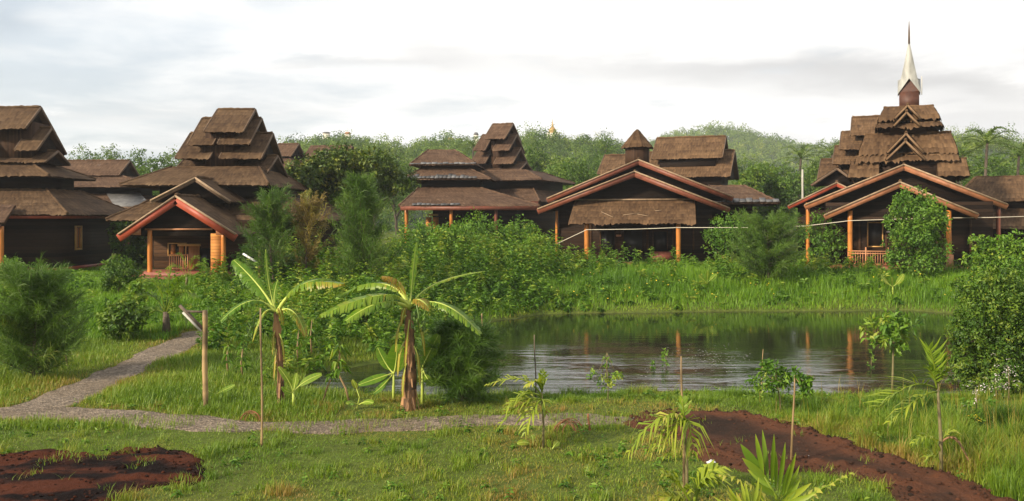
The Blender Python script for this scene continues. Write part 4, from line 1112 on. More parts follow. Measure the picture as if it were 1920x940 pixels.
def mk_tree(name, label, cat, base, H, W_, n, L, mat='tree', low=.3, nb=8, seed=0, group=None, t0=.45, r0=None, depth=None, asp=.6, top=False, blobs=None, tv=.14):
    r_ = np.random.default_rng(seed + 100)
    base = np.asarray(base, float)
    root = empty(name, base, 0, label, cat, group)
    if blobs is None:
        blobs = []
        dp = depth or W_
        for i in range(nb):
            a = i / nb * 2 * pi + r_.uniform(-.4, .4); rr = r_.uniform(.25, .62)
            zf = r_.uniform(0, 1)
            prof_ = sqrt(max(0.05, 1 - (2 * zf - .75) ** 2 * .75))
            bz = H * (low + (1 - low) * (.18 + .64 * zf))
            bx = cos(a) * rr * W_ / 2 * prof_; by = sin(a) * rr * dp / 2 * prof_
            br = W_ / 2 * r_.uniform(.36, .56)
            blobs.append((bx, by, bz, br, br, min(br * r_.uniform(.6, .9), H * (1 - low) * .4)))
        blobs.append((0, 0, H * (low + (1 - low) * .5), W_ * .33, dp * .33, H * (1 - low) * .40))
        blobs.append((r_.uniform(-.1, .1) * W_, 0, H * .86, W_ * .22, dp * .22, H * .13))
    m = MB(); limbs(m, (0, 0, 0), H, [b[:3] for b in blobs], r0 or H * .022, r_, trunkh=max(low + .15, .3))
    m.build('trunk', M['bark'], root)
    m = MB(); crown(m, blobs, n, L, L * .55, t0=t0, tv=tv, r_=r_); m.build('crown', M[mat], root)
    return root
def tree_px(px, ytop, D, wpx, n, L, label, mat='tree', seed=0, name='tree', cat='tree', group=None, **k):
    b = footing(px, D); H = at(px, ytop, D)[2] - b[2]
    return mk_tree(name, label, cat, b, H, wpx * D / F, n, L, mat, seed=seed, group=group, **k)

# feathery casuarinas
def casuarina(base, H, W_, label, seed=0, n=9000, mat='casuarina', name='feathery_bush', cat='bush', sl=.30, sw=.012, nb=70, t0=.45, up=.6, prof_=None, low=.02, group=None):
    r_ = np.random.default_rng(seed + 300); base = np.asarray(base, float)
    root = empty(name, base, 0, label, cat, group)
    st = MB(); fo = MB()
    tr = np.stack([np.cumsum(r_.normal(0, H * .01, 8)), np.cumsum(r_.normal(0, H * .01, 8)), np.linspace(-.1, H * .93, 8)], 1)
    st.tube(tr, np.linspace(H * .018, H * .003, 8), 6)
    P = []; D = []; TT = []
    per = n // nb
    for i in range(nb):
        f = r_.uniform(0, 1) ** .9
        z = H * (low + (.90 - low) * f)
        pr = (prof_(f) if prof_ else (sin(pi * min(1, .22 + .80 * f) ** 1.1)) ** .8 + .06)
        a = r_.uniform(0, 2 * pi); ln = W_ / 2 * pr * r_.uniform(.55, 1.35)
        p0 = np.array((np.interp(z, tr[:, 2], tr[:, 0]), np.interp(z, tr[:, 2], tr[:, 1]), z))
        d = np.array((cos(a), sin(a), up * r_.uniform(.4, 1.4)))
        t = np.linspace(0, 1, 5)[:, None]
        pts = p0 + d * ln * t + np.array((0, 0, .18 * H * .4)) * t ** 2 * (1 if up > .3 else -.4)
        st.tube(pts, np.linspace(H * .005, H * .0015, 5), 4)
        tt = r_.uniform(.15, 1.05, per)[:, None]
        pp = p0 + d * ln * tt + np.array((0, 0, .18 * H * .4)) * tt ** 2 * (1 if up > .3 else -.4)
        P.append(pp + r_.normal(0, .05 * H * .25, (per, 3)))
        D.append(unit(d) * .55 + r_.normal(size=(per, 3)) * .55 + (0, 0, .35))
        TT.append(np.clip(t0 + r_.normal(0, .13) + r_.normal(0, .09, per) + .12 * (tt[:, 0] - .5), 0, 1))
    P = np.concatenate(P); D = np.concatenate(D)
    fo.strands(P, D, sl * r_.uniform(.5, 1.3, len(P)), sw, np.concatenate(TT), sag=.25)
    st.build('branches', M['bark'], root); fo.build('foliage', M[mat], root)
    return root

G = ground_hit
# row of trees beyond the far roofs
FAR = [
 (150, 282, 105, 70, 'rounded green tree whose top shows right beside the leftmost stepped roofs'),
 (205, 281, 112, 62, 'pale green tree with a thin tall tip behind the low thatched house'),
 (262, 289, 100, 70, 'bushy tree in the gap directly beyond the low house with metal roof edge'),
 (300, 296, 90, 66, 'lower green tree filling the gap before the stepped tower'),
 (330, 284, 118, 60, 'far hazy tree just at the left roof edge of the stepped tower'),
 (272, 322, 80, 80, 'dark green bush tree in front of the gap trees near the low house'),
 (745, 296, 110, 70, 'dull green tree directly left of the hipped pavilion roof'),
 (700, 275, 130, 76, 'rounded hill foot tree above the broad dark tree'),
 (1003, 272, 100, 60, 'dark tall tree standing right behind the slim stepped tower'),
 (1075, 310, 85, 100, 'bright green spreading tree left of the nested gables'),
 (1048, 300, 95, 60, 'mid green tree behind the bright spreading tree'),
 (1110, 292, 120, 80, 'dull tree beyond the bright spreading tree'),
 (1138, 252, 140, 40, 'slim dark tree standing taller than its neighbours before the far hill'),
 (1425, 318, 78, 90, 'dense green tree behind the metal roofed wing'),
 (1480, 312, 88, 90, 'broad green tree between the wing roof and the stepped dark roofs'),
 (1410, 300, 110, 90, 'yellowish tree at the hill foot above the metal roofed wing'),
 (1530, 306, 100, 70, 'rounded tree next to the concrete pole top'),
 (1455, 338, 66, 60, 'low bushy tree at the end of the metal roofed wing'),
 (1860, 300, 80, 110, 'leafy tree above the low hipped house behind the spired house'),
 (1910, 285, 95, 90, 'tall leafy tree cut by the picture edge above the low hipped house'),
 (1815, 290, 115, 70, 'mid green tree just past the lowest tier of the spired house'),
]
for i, (px, yt, D, wpx, lab) in enumerate(FAR):
    tree_px(px, yt - 4, D, wpx * 1.25, 5200, .25, lab, seed=i, low=.2, t0=(.45, .56, .38)[i % 3], group='trees beyond the thatched houses', mat='tree')
tree_px(245, 408, 47, 90, 3000, .2, 'dark leafy tree filling the gap under the low house beside the red gabled porch', seed=40, low=.05, t0=.42)
tree_px(1398, 400, 56, 80, 2600, .2, 'leafy bush tree under the metal roofed wing', seed=41, low=.05, t0=.5)
# the broad dark tree between the houses
b = footing(655, 52)
s = 52 / F
bl = []
for (px, py, rx, ry) in ((585, 322, 34, 24), (620, 308, 36, 20), (660, 305, 40, 20), (700, 315, 36, 22), (735, 338, 30, 18), (760, 352, 18, 12), (600, 345, 40, 22), (655, 335, 45, 24), (700, 350, 34, 18), (570, 330, 18, 14), (640, 365, 40, 18)):
    c = at(px, py, 52) - b
    for dy in (-1, 1): bl.append((c[0] + rng.normal(0, .2), dy * rng.uniform(.3, 1.3), c[2] + rng.normal(0, .1), rx * s, rx * s * .9, ry * s))
mk_tree('broad_tree', 'broad dark tree with yellowish tips spreading its flat crown between the houses', 'tree', b, 4.6, 7, 15000, .24, 'treedark', blobs=bl, seed=50, r0=.16, t0=.42, tv=.2)

# coconut palms
def frond(m, pts, nl, L, Wd, tint, droop=.5, rach=None, t_start=.12, lift=.25, r_=None, tv=.1, vee=.3):
    """pts: three points of the midrib curve; leaflets both sides"""
    r_ = r_ or rng
    p0, p1, p2 = (np.asarray(p, float) for p in pts)
    t = np.linspace(t_start, 1, nl)
    c = lambda t: p0 * (1 - t)[:, None] ** 2 + 2 * p1 * (t * (1 - t))[:, None] + p2 * t[:, None] ** 2
    C = c(t); d = unit(2 * (1 - t)[:, None] * (p1 - p0) + 2 * t[:, None] * (p2 - p1))
    side = unit(np.cross(d, (0, 0, 1.0)) + 1e-6)
    upv = np.cross(side, d)
    if rach is not None: rach.tube(c(np.linspace(0, 1, 9)), np.linspace(Wd * .5, Wd * .12, 9), 5, tint=.5)
    prof_ = np.clip(np.sin(pi * (t * .80 + .14)) ** .6, .15, 1)
    for sg in (-1, 1):
        l = L * prof_ * r_.uniform(.7, 1.2, nl)
        dirs = unit(d * .75 + side * sg * .8 + upv * vee + r_.normal(size=(nl, 3)) * .13)
        P0 = C; P1 = P0 + dirs * (l * .5)[:, None]; P2 = P0 + dirs * l[:, None] * .96 - np.array((0, 0, 1.0)) * (l * droop)[:, None]
        wv = unit(np.cross(dirs, upv + r_.normal(size=(nl, 3)) * .25)) * (Wd * .5)
        v = np.stack([P0 - wv * .4, P0 + wv * .4, P1 + wv, P1 - wv, P2], 1)
        i = np.arange(nl)[:, None] * 5
        ti = np.clip(tint + r_.normal(0, tv, nl), 0, 1)
        m.add(v.reshape(-1, 3), quads=i + np.array([0, 1, 2, 3]), tris=i + np.array([3, 2, 4]), tint=np.stack([ti, ti, ti, ti, ti + .12], 1).ravel())
def coconut(px, ytop, D, label, seed, fl=2.6, nf=15, yc=None):
    r_ = np.random.default_rng(seed + 500)
    b = footing(px, D); top = at(px, ytop, D)[2] - b[2]
    hc = max(top - fl * .55, .6)
    root = empty('coconut_palm', b, 0, label, 'palm tree', 'palms beyond the thatched houses')
    t = np.linspace(0, 1, 9); m = MB()
    m.tube(np.stack([.25 * t ** 2, 0 * t, -.2 + (hc + .2) * t], 1), np.linspace(.16, .10, 9), 8); m.build('trunk', M['bark'], root)
    m = MB(); rm = MB(); c = np.array((.25, 0, hc))
    for i in range(nf):
        a = i * 2.4 + r_.uniform(-.2, .2); e = radians(78 - 95 * i / nf + r_.uniform(-8, 8))
        d = np.array((cos(a) * cos(e), sin(a) * cos(e), sin(e)))
        p1 = c + d * fl * .62; p2 = c + np.array((cos(a), sin(a), 0)) * fl * (.55 + .42 * cos(e)) + np.array((0, 0, fl * (sin(e) * .7 - .28)))
        frond(m, (c, p1, p2), 22, .62, .075, r_.uniform(.3, .75), .35, m, r_=r_)
    m.build('crown', M['coconut'], root)
for i, (px, yt, D, lab) in enumerate([(1845, 235, 70, 'coconut palm with drooping fronds rising above the low hipped house'), (1800, 262, 82, 'coconut palm standing close to the tiers of the spired house'), (1905, 262, 76, 'coconut palm at the picture edge over the hipped house roof'),
        (1497, 268, 92, 'coconut palm above the concrete pole'), (1556, 262, 96, 'yellowish coconut palm next to the stepped dark roofs'), (884, 252, 120, 'small far palm peeping over the pavilion beside the slim tower'), (1790, 300, 64, 'short palm tucked beside the lowest tier of the spired house')]):
    coconut(px, yt, D, lab, i, fl=2.6 if D < 90 else 3.0)

# feathery bushes
casuarina(footing(690, 33), at(690, 335, 33)[2] - footing(690, 33)[2], 2.1, 'tall feathery dark green bush standing in front of the broad dark tree', 1, 17000, sl=.34, sw=.013, nb=90, prof_=lambda f: (1 - f) ** .6 * .9 + .16, up=.75)
casuarina(footing(512, 35), at(512, 362, 35)[2] - footing(512, 35)[2], 2.5, 'soft hazy feathery bush beside the red gabled porch', 2, 13000, sl=.34, sw=.013, nb=80, t0=.4, prof_=lambda f: (1 - f) ** .5 * .85 + .2, up=.6)
casuarina(footing(578, 35.5), at(578, 372, 35.5)[2] - footing(578, 35.5)[2], 2.2, 'dried brown twiggy bush between the two feathery bushes', 3, 7000, mat='drybush', name='dry_bush', sl=.22, sw=.018, nb=60, prof_=lambda f: .95 - .5 * f, up=.8)
b = G(1443, 532); casuarina(b, at(1443, 408, b[1])[2] - b[2], 118 * b[1] / F, 'rounded feathery green bush on the far bank between the two gabled houses', 4, 24000, sl=.30, sw=.012, nb=120, prof_=lambda f: sqrt(max(0, 1 - (f * 1.05 - .45) ** 2 * 1.9)) * .95, up=.35)
b = G(60, 712); casuarina(b, at(60, 512, b[1])[2] - b[2], 150 * b[1] / F, 'large dark feathery bush at the picture edge beside the gravel path', 5, 24000, sl=.30, sw=.008, nb=130, t0=.46, prof_=lambda f: sqrt(max(0, 1 - (f * .95 - .3) ** 2 * 1.5)) * .95, up=.4)
b = G(868, 752); b = np.array((b[0], b[1] , T(b[0], b[1])))
casuarina(b, at(868, 598, b[1])[2] - b[2], 134 * b[1] / F, 'dark feathery bush leaning over the pond right of the larger banana plant', 6, 20000, sl=.28, sw=.008, nb=110, t0=.34, prof_=lambda f: sqrt(max(0, 1 - (f * .95 - .35) ** 2 * 1.6)) * .95, up=.25)

# tree before the spired house and the big bush by the pond
def blobs_px(b, D, L_):
    o = []
    for (px, py, rx, ry) in L_:
        c = at(px, py, D) - b; s_ = D / F
        o.append((c[0], rng.normal(0, rx * s_ * .35), c[2], rx * s_, rx * s_, ry * s_))
    return o
b = footing(1718, 38.2)
mk_tree('young_tree', 'young light green tree standing before the porch of the spired house', 'tree', b, at(1718, 350, 38.2)[2] - b[2], 2.6, 9000, .13, 'weed', seed=61, r0=.05, t0=.50,
        blobs=blobs_px(b, 38.2, ((1712, 372, 22, 16), (1740, 378, 18, 14), (1690, 388, 22, 14), (1724, 402, 34, 20), (1682, 420, 16, 18), (1750, 415, 20, 22), (1712, 440, 34, 24), (1740, 462, 28, 24), (1690, 470, 20, 18), (1718, 492, 40, 20), (1745, 440, 18, 20))))
b = G(1865, 742)
mk_tree('pond_bush', 'big dense dark bush overhanging the pond at the picture edge', 'bush', b, at(1865, 430, b[1])[2] - b[2], 3, 26000, .065, 'tree', seed=62, r0=.06, t0=.46, tv=.2,
        blobs=blobs_px(b, b[1], ((1846, 575, 38, 30), (1893, 548, 38, 34), (1822, 618, 34, 30), (1880, 630, 48, 40), (1808, 668, 24, 26), (1855, 688, 46, 36), (1930, 600, 40, 56), (1910, 700, 44, 40), (1815, 548, 20, 20), (1960, 660, 44, 56), (1800, 600, 14, 14), (1868, 520, 20, 16), (1822, 712, 26, 22), (1795, 640, 12, 12))))
b = footing(1862, 29.5)
mk_tree('leafy_bush', 'lighter leafy bush with airy shoots beside the far corner of the spired house', 'bush', b, at(1860, 440, 29.5)[2] - b[2], 3, 7000, .12, 'weed', seed=63, r0=.04, t0=.6,
        blobs=blobs_px(b, 29.5, ((1840, 452, 16, 12), (1880, 468, 26, 20), (1838, 488, 20, 14), (1910, 480, 26, 36), (1870, 510, 40, 26), (1915, 530, 36, 30), (1835, 525, 22, 16), (1855, 470, 14, 16))))

# small bushes of the left meadow
def bush(px, py, wpx, hpx, n, L, label, mat='weed', seed=0, name='bush', cat='bush', t0=.45, group=None, D=None):
    b = G(px, py) if D is None else footing(px, D)
    if D: hpx = (at(px, py - hpx, D)[2] - b[2]) * F / D
    s_ = b[1] / F
    return mk_tree(name, label, cat, b, hpx * s_, wpx * s_, n, L, mat, low=.12, nb=7, seed=seed, t0=t0, group=group, r0=.02)
bush(228, 640, 96, 72, 2600, .13, 'low bush with dark broad leaves in the meadow above the gravel path', 'tree', 70, t0=.52)
bush(222, 552, 80, 62, 2200, .11, 'rounded dark bush by the corner of the leftmost stepped house', 'tree', 71, t0=.45)
bush(256, 590, 44, 64, 900, .13, 'small upright bush with yellow green leaves in the left meadow', 'weed', 72, t0=.85)
bush(20, 525, 90, 40, 1300, .12, 'scrubby bush before the porch of the leftmost stepped house', 'weed', 73, t0=.6)
bush(455, 520, 50, 60, 1200, .11, 'leafy shrub at the corner of the red gabled porch', 'weed', 74, t0=.45)
bush(530, 520, 70, 55, 1500, .11, 'pale leaved shrub behind the smaller banana plant', 'weed', 75, t0=.62)
bush(1585, 505, 34, 36, 700, .08, 'small round shrub by the porch rail of the spired house', 'weed', 76, t0=.5)
bush(1000, 500, 90, 60, 2200, .13, 'spreading yellow green shrub below the end of the nested gables', 'weed', 77, t0=.8, D=42)
bush(905, 470, 150, 60, 3600, .14, 'tall leafy shrub in front of the pavilion', 'weed', 78, t0=.55, D=45)
bush(795, 470, 130, 50, 3200, .14, 'leafy shrub below the orange post of the pavilion', 'weed', 79, t0=.5, D=43)
bush(965, 470, 120, 52, 2900, .14, 'leafy shrub beneath the slim stepped tower', 'weed', 84, t0=.5, D=46)
bush(850, 470, 110, 48, 3200, .14, 'lower leafy shrub between the two pavilion shrubs', 'weed', 85, t0=.62, D=41)
bush(690, 620, 110, 90, 2400, .10, 'dark leaved shrub low on the slope behind the larger banana plant', 'weed', 80, t0=.3)
bush(1372, 490, 110, 90, 2600, .14, 'tall weeds grown into a bush beside the steps of the nested gables', 'weed', 81, t0=.45, D=44)
bush(1545, 480, 90, 80, 2200, .14, 'leafy shrub under the orange corner post of the spired house', 'weed', 82, t0=.45, D=43.5)
bush(315, 500, 50, 30, 700, .09, 'dark potted greenery against the red gabled porch wall', 'tree', 83, t0=.35)

# ------------------------------------------------------------------ banana plants
def bez(p0, p1, p2, t): return p0 * (1 - t)[:, None] ** 2 + 2 * p1 * (t * (1 - t))[:, None] + p2 * t[:, None] ** 2
def banana_leaf(root, pts, Wd, label=None, hang=.8, dry=.0, tear=.4, tint=.4, seed=0, up=None, dryhalf=None, two=True):
    """blade of torn strips along a curved midrib; hang 0 = flat, 1 = both halves hang straight down"""
    r_ = np.random.default_rng(seed + 900)
    p0, p1, p2 = (np.asarray(p, float) for p in pts)
    n = 46; t = np.linspace(0, 1, n)
    C = bez(p0, p1, p2, t); d = unit(np.gradient(C, axis=0))
    ref = np.array((0, 0, 1.0)) if up is None else np.asarray(up, float)
    side = unit(np.cross(d, ref) + 1e-9); nrm = np.cross(side, d)
    m = MB()
    prof_ = np.clip(np.sin(pi * np.clip((t - .24) / .79, 0, 1)) ** .55, 0, 1) * (t > .24)
    dn = np.array((0, 0, -1.0))
    for sg in (-1, 1):
        tears = np.zeros(n, bool)
        off = np.zeros(n)
        k = 12
        while k < n:
            tears[k] = True; k += int(r_.uniform(1, 1.5 + 6 * (1 - tear)))
        cur = 0
        for i in range(11, n - 1):
            if tears[i]: cur = r_.normal(0, .30 * tear)
            w0, w1 = Wd / 2 * prof_[i], Wd / 2 * prof_[min(i + 1, n - 1)]
            if max(w0, w1) < .01: continue
            hg = np.clip(hang + cur, -.2, 1.1)
            gap = r_.uniform(.45, .85) if tears[i + 1] and tear > .2 else 1.0
            def edge(j, w, f, g):
                o = unit(side[j] * sg * (1 - .8 * g) + dn * g * 1.0 + d[j] * .25)
                mid = C[j] + unit(side[j] * sg * (1 - .4 * g) + nrm[j] * .15 + d[j] * .2) * w * .5
                return mid, mid + o * w * .5 * f
            jag = r_.uniform(.72, 1.12) if tear > .15 else 1
            m0, e0 = edge(i, w0, jag, hg); m1, e1 = edge(i + 1, w1, jag, hg)
            a1 = C[i] + (C[i + 1] - C[i]); m1 = m0 + (m1 - m0) * (1 if gap == 1 else .93); e1 = e0 + (e1 - e0) * gap
            dr = dry
            if dryhalf is not None: dr = dry + dryhalf * ss(.55, 1, t[i])
            ti = np.clip(tint + cur * .25 + r_.normal(0, .05), 0, .75)
            te_ = np.clip(ti + dr * r_.uniform(.5, 1.1), 0, 1)
            m.add([C[i], a1, m1, m0, e1, e0], quads=[(0, 1, 2, 3), (3, 2, 4, 5)], tint=[ti, ti, ti + dr * .35, ti + dr * .35, te_, te_])
    lf = m.build('leaf', M['banana'], root)
    if label: lf['label'] = label
    m = MB(); m.tube(C[::3], np.linspace(Wd * .055 + .006, .004, len(C[::3])), 6, tint=.5)
    m.build('midrib', M['bananatree'], lf)
    return lf
def banana_stem(root, base, top, r0, r1, seed, sheaths=26, dead=True):
    r_ = np.random.default_rng(seed)
    t = np.linspace(0, 1, 12)
    c = np.stack([base[0] + (top[0] - base[0]) * t + .03 * np.sin(t * 4), base[1] + (top[1] - base[1]) * t, base[2] - .1 + (top[2] - base[2] + .1) * t], 1)
    m = MB(); m.tube(c, r0 + (r1 - r0) * t ** .6 + .01 * r_.normal(size=12), 12, tint=np.clip(.5 + r_.normal(0, .3, 12), 0, 1), jit=.05)
    m.build('stem', M['bananastem'], root, True)
    m = MB()
    for i in range(sheaths):
        f = r_.uniform(.02, .98) ** .8; a = r_.uniform(0, 2 * pi); j = f * 11
        p = c[int(j)] + (c[min(11, int(j) + 1)] - c[int(j)]) * (j % 1)
        rr = (r0 + (r1 - r0) * f ** .6) * 1.03
        o = np.array((cos(a), sin(a), 0)); ln = r_.uniform(.25, .75) * (1.2 - .5 * f); sd = np.array((-sin(a), cos(a), 0)) * rr * r_.uniform(.10, .38)
        q0 = p + o * rr
        q1 = q0 + o * r_.uniform(-.01, .025) - np.array((0, 0, ln * .5)) + sd * r_.normal(0, .3); q2 = q0 + o * r_.uniform(.01, .10) - np.array((0, 0, ln)) + sd * r_.normal(0, .6)
        m.add([q0 - sd, q0 + sd, q1 + sd * .9, q1 - sd * .9, q2 + sd * .4, q2 - sd * .5], quads=[(0, 1, 2, 3), (3, 2, 4, 5)], tint=np.clip(r_.uniform(.1, .9) + np.array((-.1, -.1, 0, 0, .1, .1)), 0, 1))
    m.build('dead_sheaths', M['deadleaf'], root)

b1 = G(525, 757); D1_ = b1[1]
ban1 = empty('banana_plant', b1, 0, 'slender banana plant with tattered arching leaves just right of the bamboo stake', 'banana plant')
def L1(px, py, dd=0.0): return at(px, py, D1_ + dd) - b1
banana_stem(ban1, (0, 0, 0), L1(519, 585), .085, .042, 3, 24)
top1 = L1(519, 588)
def bl1(mid, tip, W_, **k): banana_leaf(ban1, (top1, mid, tip), W_, **k)
bl1(L1(492, 535, .1), L1(438, 488, .45), .44, hang=.8, tint=.36, seed=1, tear=.9, up=(0.3, -.8, .5))
bl1(L1(478, 535, -.1), L1(414, 603, -.5), .40, hang=.8, tint=.36, seed=2, tear=.75)
bl1(L1(500, 540, .05), L1(498, 468, .1), .11, hang=.5, tint=.5, seed=3, tear=.8, up=(0.7, -.8, 0))
bl1(L1(508, 560, .1), L1(521, 525, .3), .10, hang=.2, tint=.45, seed=4, tear=.3, up=(0.3, -1, .2))
bl1(L1(548, 520, -.1), L1(642, 533, -.5), .62, hang=.95, tint=.55, seed=5, tear=.85, dryhalf=.4)
bl1(L1(552, 520, .3), L1(620, 524, .7), .36, hang=.85, tint=.42, seed=6, tear=.7)
bl1(L1(552, 560, -.2), L1(573, 630, -.3), .40, hang=.85, tint=.6, dry=.15, dryhalf=.45, seed=7, tear=.9)
bl1(L1(494, 560, -.2), L1(474, 640, -.3), .2, hang=.9, tint=.6, dry=.1, dryhalf=.3, seed=8, tear=.9)
bl1(L1(524, 560, -.1), L1(530, 610, -.16), .18, hang=.9, tint=.7, dry=.5, seed=9, tear=.9, label='withered brown leaf hanging against the stem')
m = MB()
for k in range(26):
    a = rng.uniform(0, 2 * pi); c0 = L1(475, 624, -.15) + np.array((cos(a) * .07, sin(a) * .07, rng.uniform(-.13, .13)))
    m.tube([c0, c0 + (cos(a) * .03, sin(a) * .03, .02), c0 + (cos(a) * .04, sin(a) * .04, .075)], [.010, .016, .006], 5)
m.tube([top1, L1(490, 580, -.1), L1(476, 596, -.15), L1(475, 640, -.15)], [.02, .018, .015, .01], 6)
M['fruit'] = plain('green_banana_fruit', (0.10, 0.17, 0.03), rough=.45, var=.25)
m.build('fruit_bunch', M['fruit'], ban1)

b2 = G(764, 768); D2_ = b2[1]
ban2 = empty('banana_plant', b2, 0, 'stout banana plant with shaggy brown stem and arching torn leaves before the pond', 'banana plant')
def L2(px, py, dd=0.0): return at(px, py, D2_ + dd) - b2
banana_stem(ban2, (0, 0, 0), L2(769, 575), .175, .048, 5, 64)
top2 = L2(769, 580)
def bl2(mid, tip, W_, **k): banana_leaf(ban2, (top2, mid, tip), W_, **k)
bl2(L2(770, 530, .1), L2(781, 455, .3), .24, hang=.3, tint=.5, seed=21, tear=.9, up=(.9, -.45, 0), label='youngest leaf, standing straight up')
bl2(L2(745, 525, -.3), L2(602, 592, -.8), .72, hang=.98, tint=.56, seed=22, tear=.85)
bl2(L2(740, 500, .35), L2(638, 556, .8), .5, hang=.9, tint=.52, seed=23, tear=.7)
bl2(L2(725, 545, -.5), L2(648, 602, -1.0), .55, hang=.95, tint=.5, seed=24, tear=.8)
bl2(L2(752, 520, -.15), L2(717, 520, -.3), .5, hang=.95, tint=.70, dry=.3, seed=25, tear=.9, dryhalf=.5, label='half dried yellow brown leaf bending over')
bl2(L2(785, 525, .3), L2(909, 509, 1.0), .14, hang=.7, tint=.6, seed=26, tear=.6)
bl2(L2(825, 540, -.2), L2(901, 626, -.5), .52, hang=.85, tint=.52, seed=27, tear=.75)
bl2(L2(780, 545, -.2), L2(806, 580, -.35), .42, hang=.95, tint=.78, dry=.2, seed=28, tear=.9, label='dry orange brown leaf hanging at the crown')
bl2(L2(758, 560, -.1), L2(752, 610, -.22), .14, hang=.9, tint=.75, dry=.6, seed=29, tear=.9)
for k, (x0, y0, mx, my, tx, ty, W_) in enumerate(((762, 592, 745, 600, 742, 660, .16), (775, 590, 792, 605, 796, 668, .15), (768, 600, 764, 620, 760, 690, .13), (759, 640, 748, 650, 746, 705, .12), (776, 650, 786, 660, 787, 722, .12), (764, 680, 756, 690, 755, 745, .12))):
    banana_leaf(ban2, (L2(x0, y0, -.06), L2(mx, my, -.14), L2(tx, ty, -.16)), W_, hang=1.0, tint=.8, dry=.5, seed=130 + k, tear=.95, label='withered brown leaf hanging down the stem')
for k, (x0, y0, mx, my, tx, ty, W_) in enumerate(((520, 610, 512, 620, 511, 665, .09), (523, 625, 531, 635, 533, 680, .10), (519, 655, 516, 665, 514, 715, .09))):
    banana_leaf(ban1, (L1(x0, y0, -.04), L1(mx, my, -.09), L1(tx, ty, -.1)), W_, hang=1.0, tint=.8, dry=.5, seed=150 + k, tear=.95, label='withered brown leaf hanging down the stem')
m = MB()
for k in range(30):
    a = rng.uniform(0, 2 * pi); c0 = L2(784, 605, -.2) + np.array((cos(a) * .08, sin(a) * .08, rng.uniform(-.16, .15)))
    m.tube([c0, c0 + (cos(a) * .03, sin(a) * .03, .02), c0 + (cos(a) * .04, sin(a) * .04, .08)], [.011, .017, .006], 5)
m.tube([top2, L2(781, 570, -.15), L2(785, 590, -.2), L2(785, 640, -.2)], [.025, .02, .018, .01], 6)
m.build('fruit_bunch', M['fruit'], ban2)

def sucker(px, py, leaves_, label, seed, tint=.45, stem=True, W_=.2, Hs=None):
    b = G(px, py); root = empty('banana_sucker', b, 0, label, 'young banana')
    c = lambda x, y, dd=0: at(x, y, b[1] + dd) - b
    if stem:
        xs, ys = Hs or (px, py - 40)
        m = MB(); m.tube([(0, 0, -.05), c((px + xs) / 2, (py + ys) / 2), c(xs, ys)], [.035, .028, .018], 8, tint=.4); m.build('stem', M['bananatree'], root)
    p0 = c(*(Hs or (px, py - 40))) if stem else np.zeros(3)
    for i, (mx, my, tx, ty, w_) in enumerate(leaves_):
        dd = (-.12, .12, -.2, .2)[i % 4]
        banana_leaf(root, (p0, c(mx, my, dd * .6), c(tx, ty, dd)), w_, hang=.12, tint=tint + rng.normal(0, .05), seed=seed + i, tear=.12, up=(.15, -.8, .6))
    return root
sucker(551, 762, ((545, 715, 522, 688, .13), (570, 712, 603, 702, .15), (540, 740, 528, 726, .10), (553, 725, 556, 700, .10)), 'pale young banana sucker at the foot of the slender banana plant', 40, .6, Hs=(550, 735))
sucker(738, 752, ((742, 700, 745, 646, .36), (725, 690, 708, 652, .20), (720, 705, 672, 722, .17), (722, 722, 700, 738, .13)), 'bright broad leaved banana sucker left of the shaggy stem', 44, .42, Hs=(738, 700))
sucker(792, 758, ((800, 670, 822, 628, .26), (815, 690, 850, 676, .16), (800, 715, 815, 722, .18), (775, 735, 768, 725, .12)), 'leafy banana sucker right of the shaggy stem', 48, .48, Hs=(792, 690))
sucker(405, 745, ((398, 735, 378, 728, .11), (415, 735, 440, 722, .10)), 'tiny two leaved banana shoot by the foot of the lamp post', 52, .55, Hs=(403, 740))
sucker(1325, 540, ((1318, 525, 1310, 516, .22), (1335, 524, 1343, 514, .22), (1326, 522, 1327, 508, .18)), 'bright banana shoot alone on the far bank below the thatched awning', 55, .62, Hs=(1326, 530))
sucker(1674, 552, ((1660, 530, 1652, 516, .24), (1686, 530, 1694, 514, .24), (1674, 535, 1672, 520, .16)), 'pale banana shoot on the far bank under the young light green tree', 58, .68, Hs=(1674, 538))
b = G(668, 766); root = empty('yellow_shoot', b, 0, 'low plant with a curled bright yellow leaf beside the larger banana', 'plant')
c = lambda x, y, dd=0: at(x, y, b[1] + dd) - b
m = MB(); m.tube([(0, 0, -.05), c(674, 745), c(668, 728)], [.012, .01, .008], 6); m.build('stem', M['bananatree'], root)
banana_leaf(root, (c(672, 735), c(666, 722, -.1), c(661, 712, -.1)), .11, hang=.7, tint=.7, dry=.1, seed=61, tear=.1, up=(.1, -1, .2), label='yellow leaf')
banana_leaf(root, (c(672, 760), c(660, 752, -.1), c(650, 758, -.2)), .12, hang=.2, tint=.6, seed=62, tear=.1, up=(0, -.7, .7))
banana_leaf(root, (c(672, 760), c(685, 750, -.1), c(700, 756, -.2)), .12, hang=.2, tint=.55, seed=63, tear=.1, up=(0, -.7, .7))

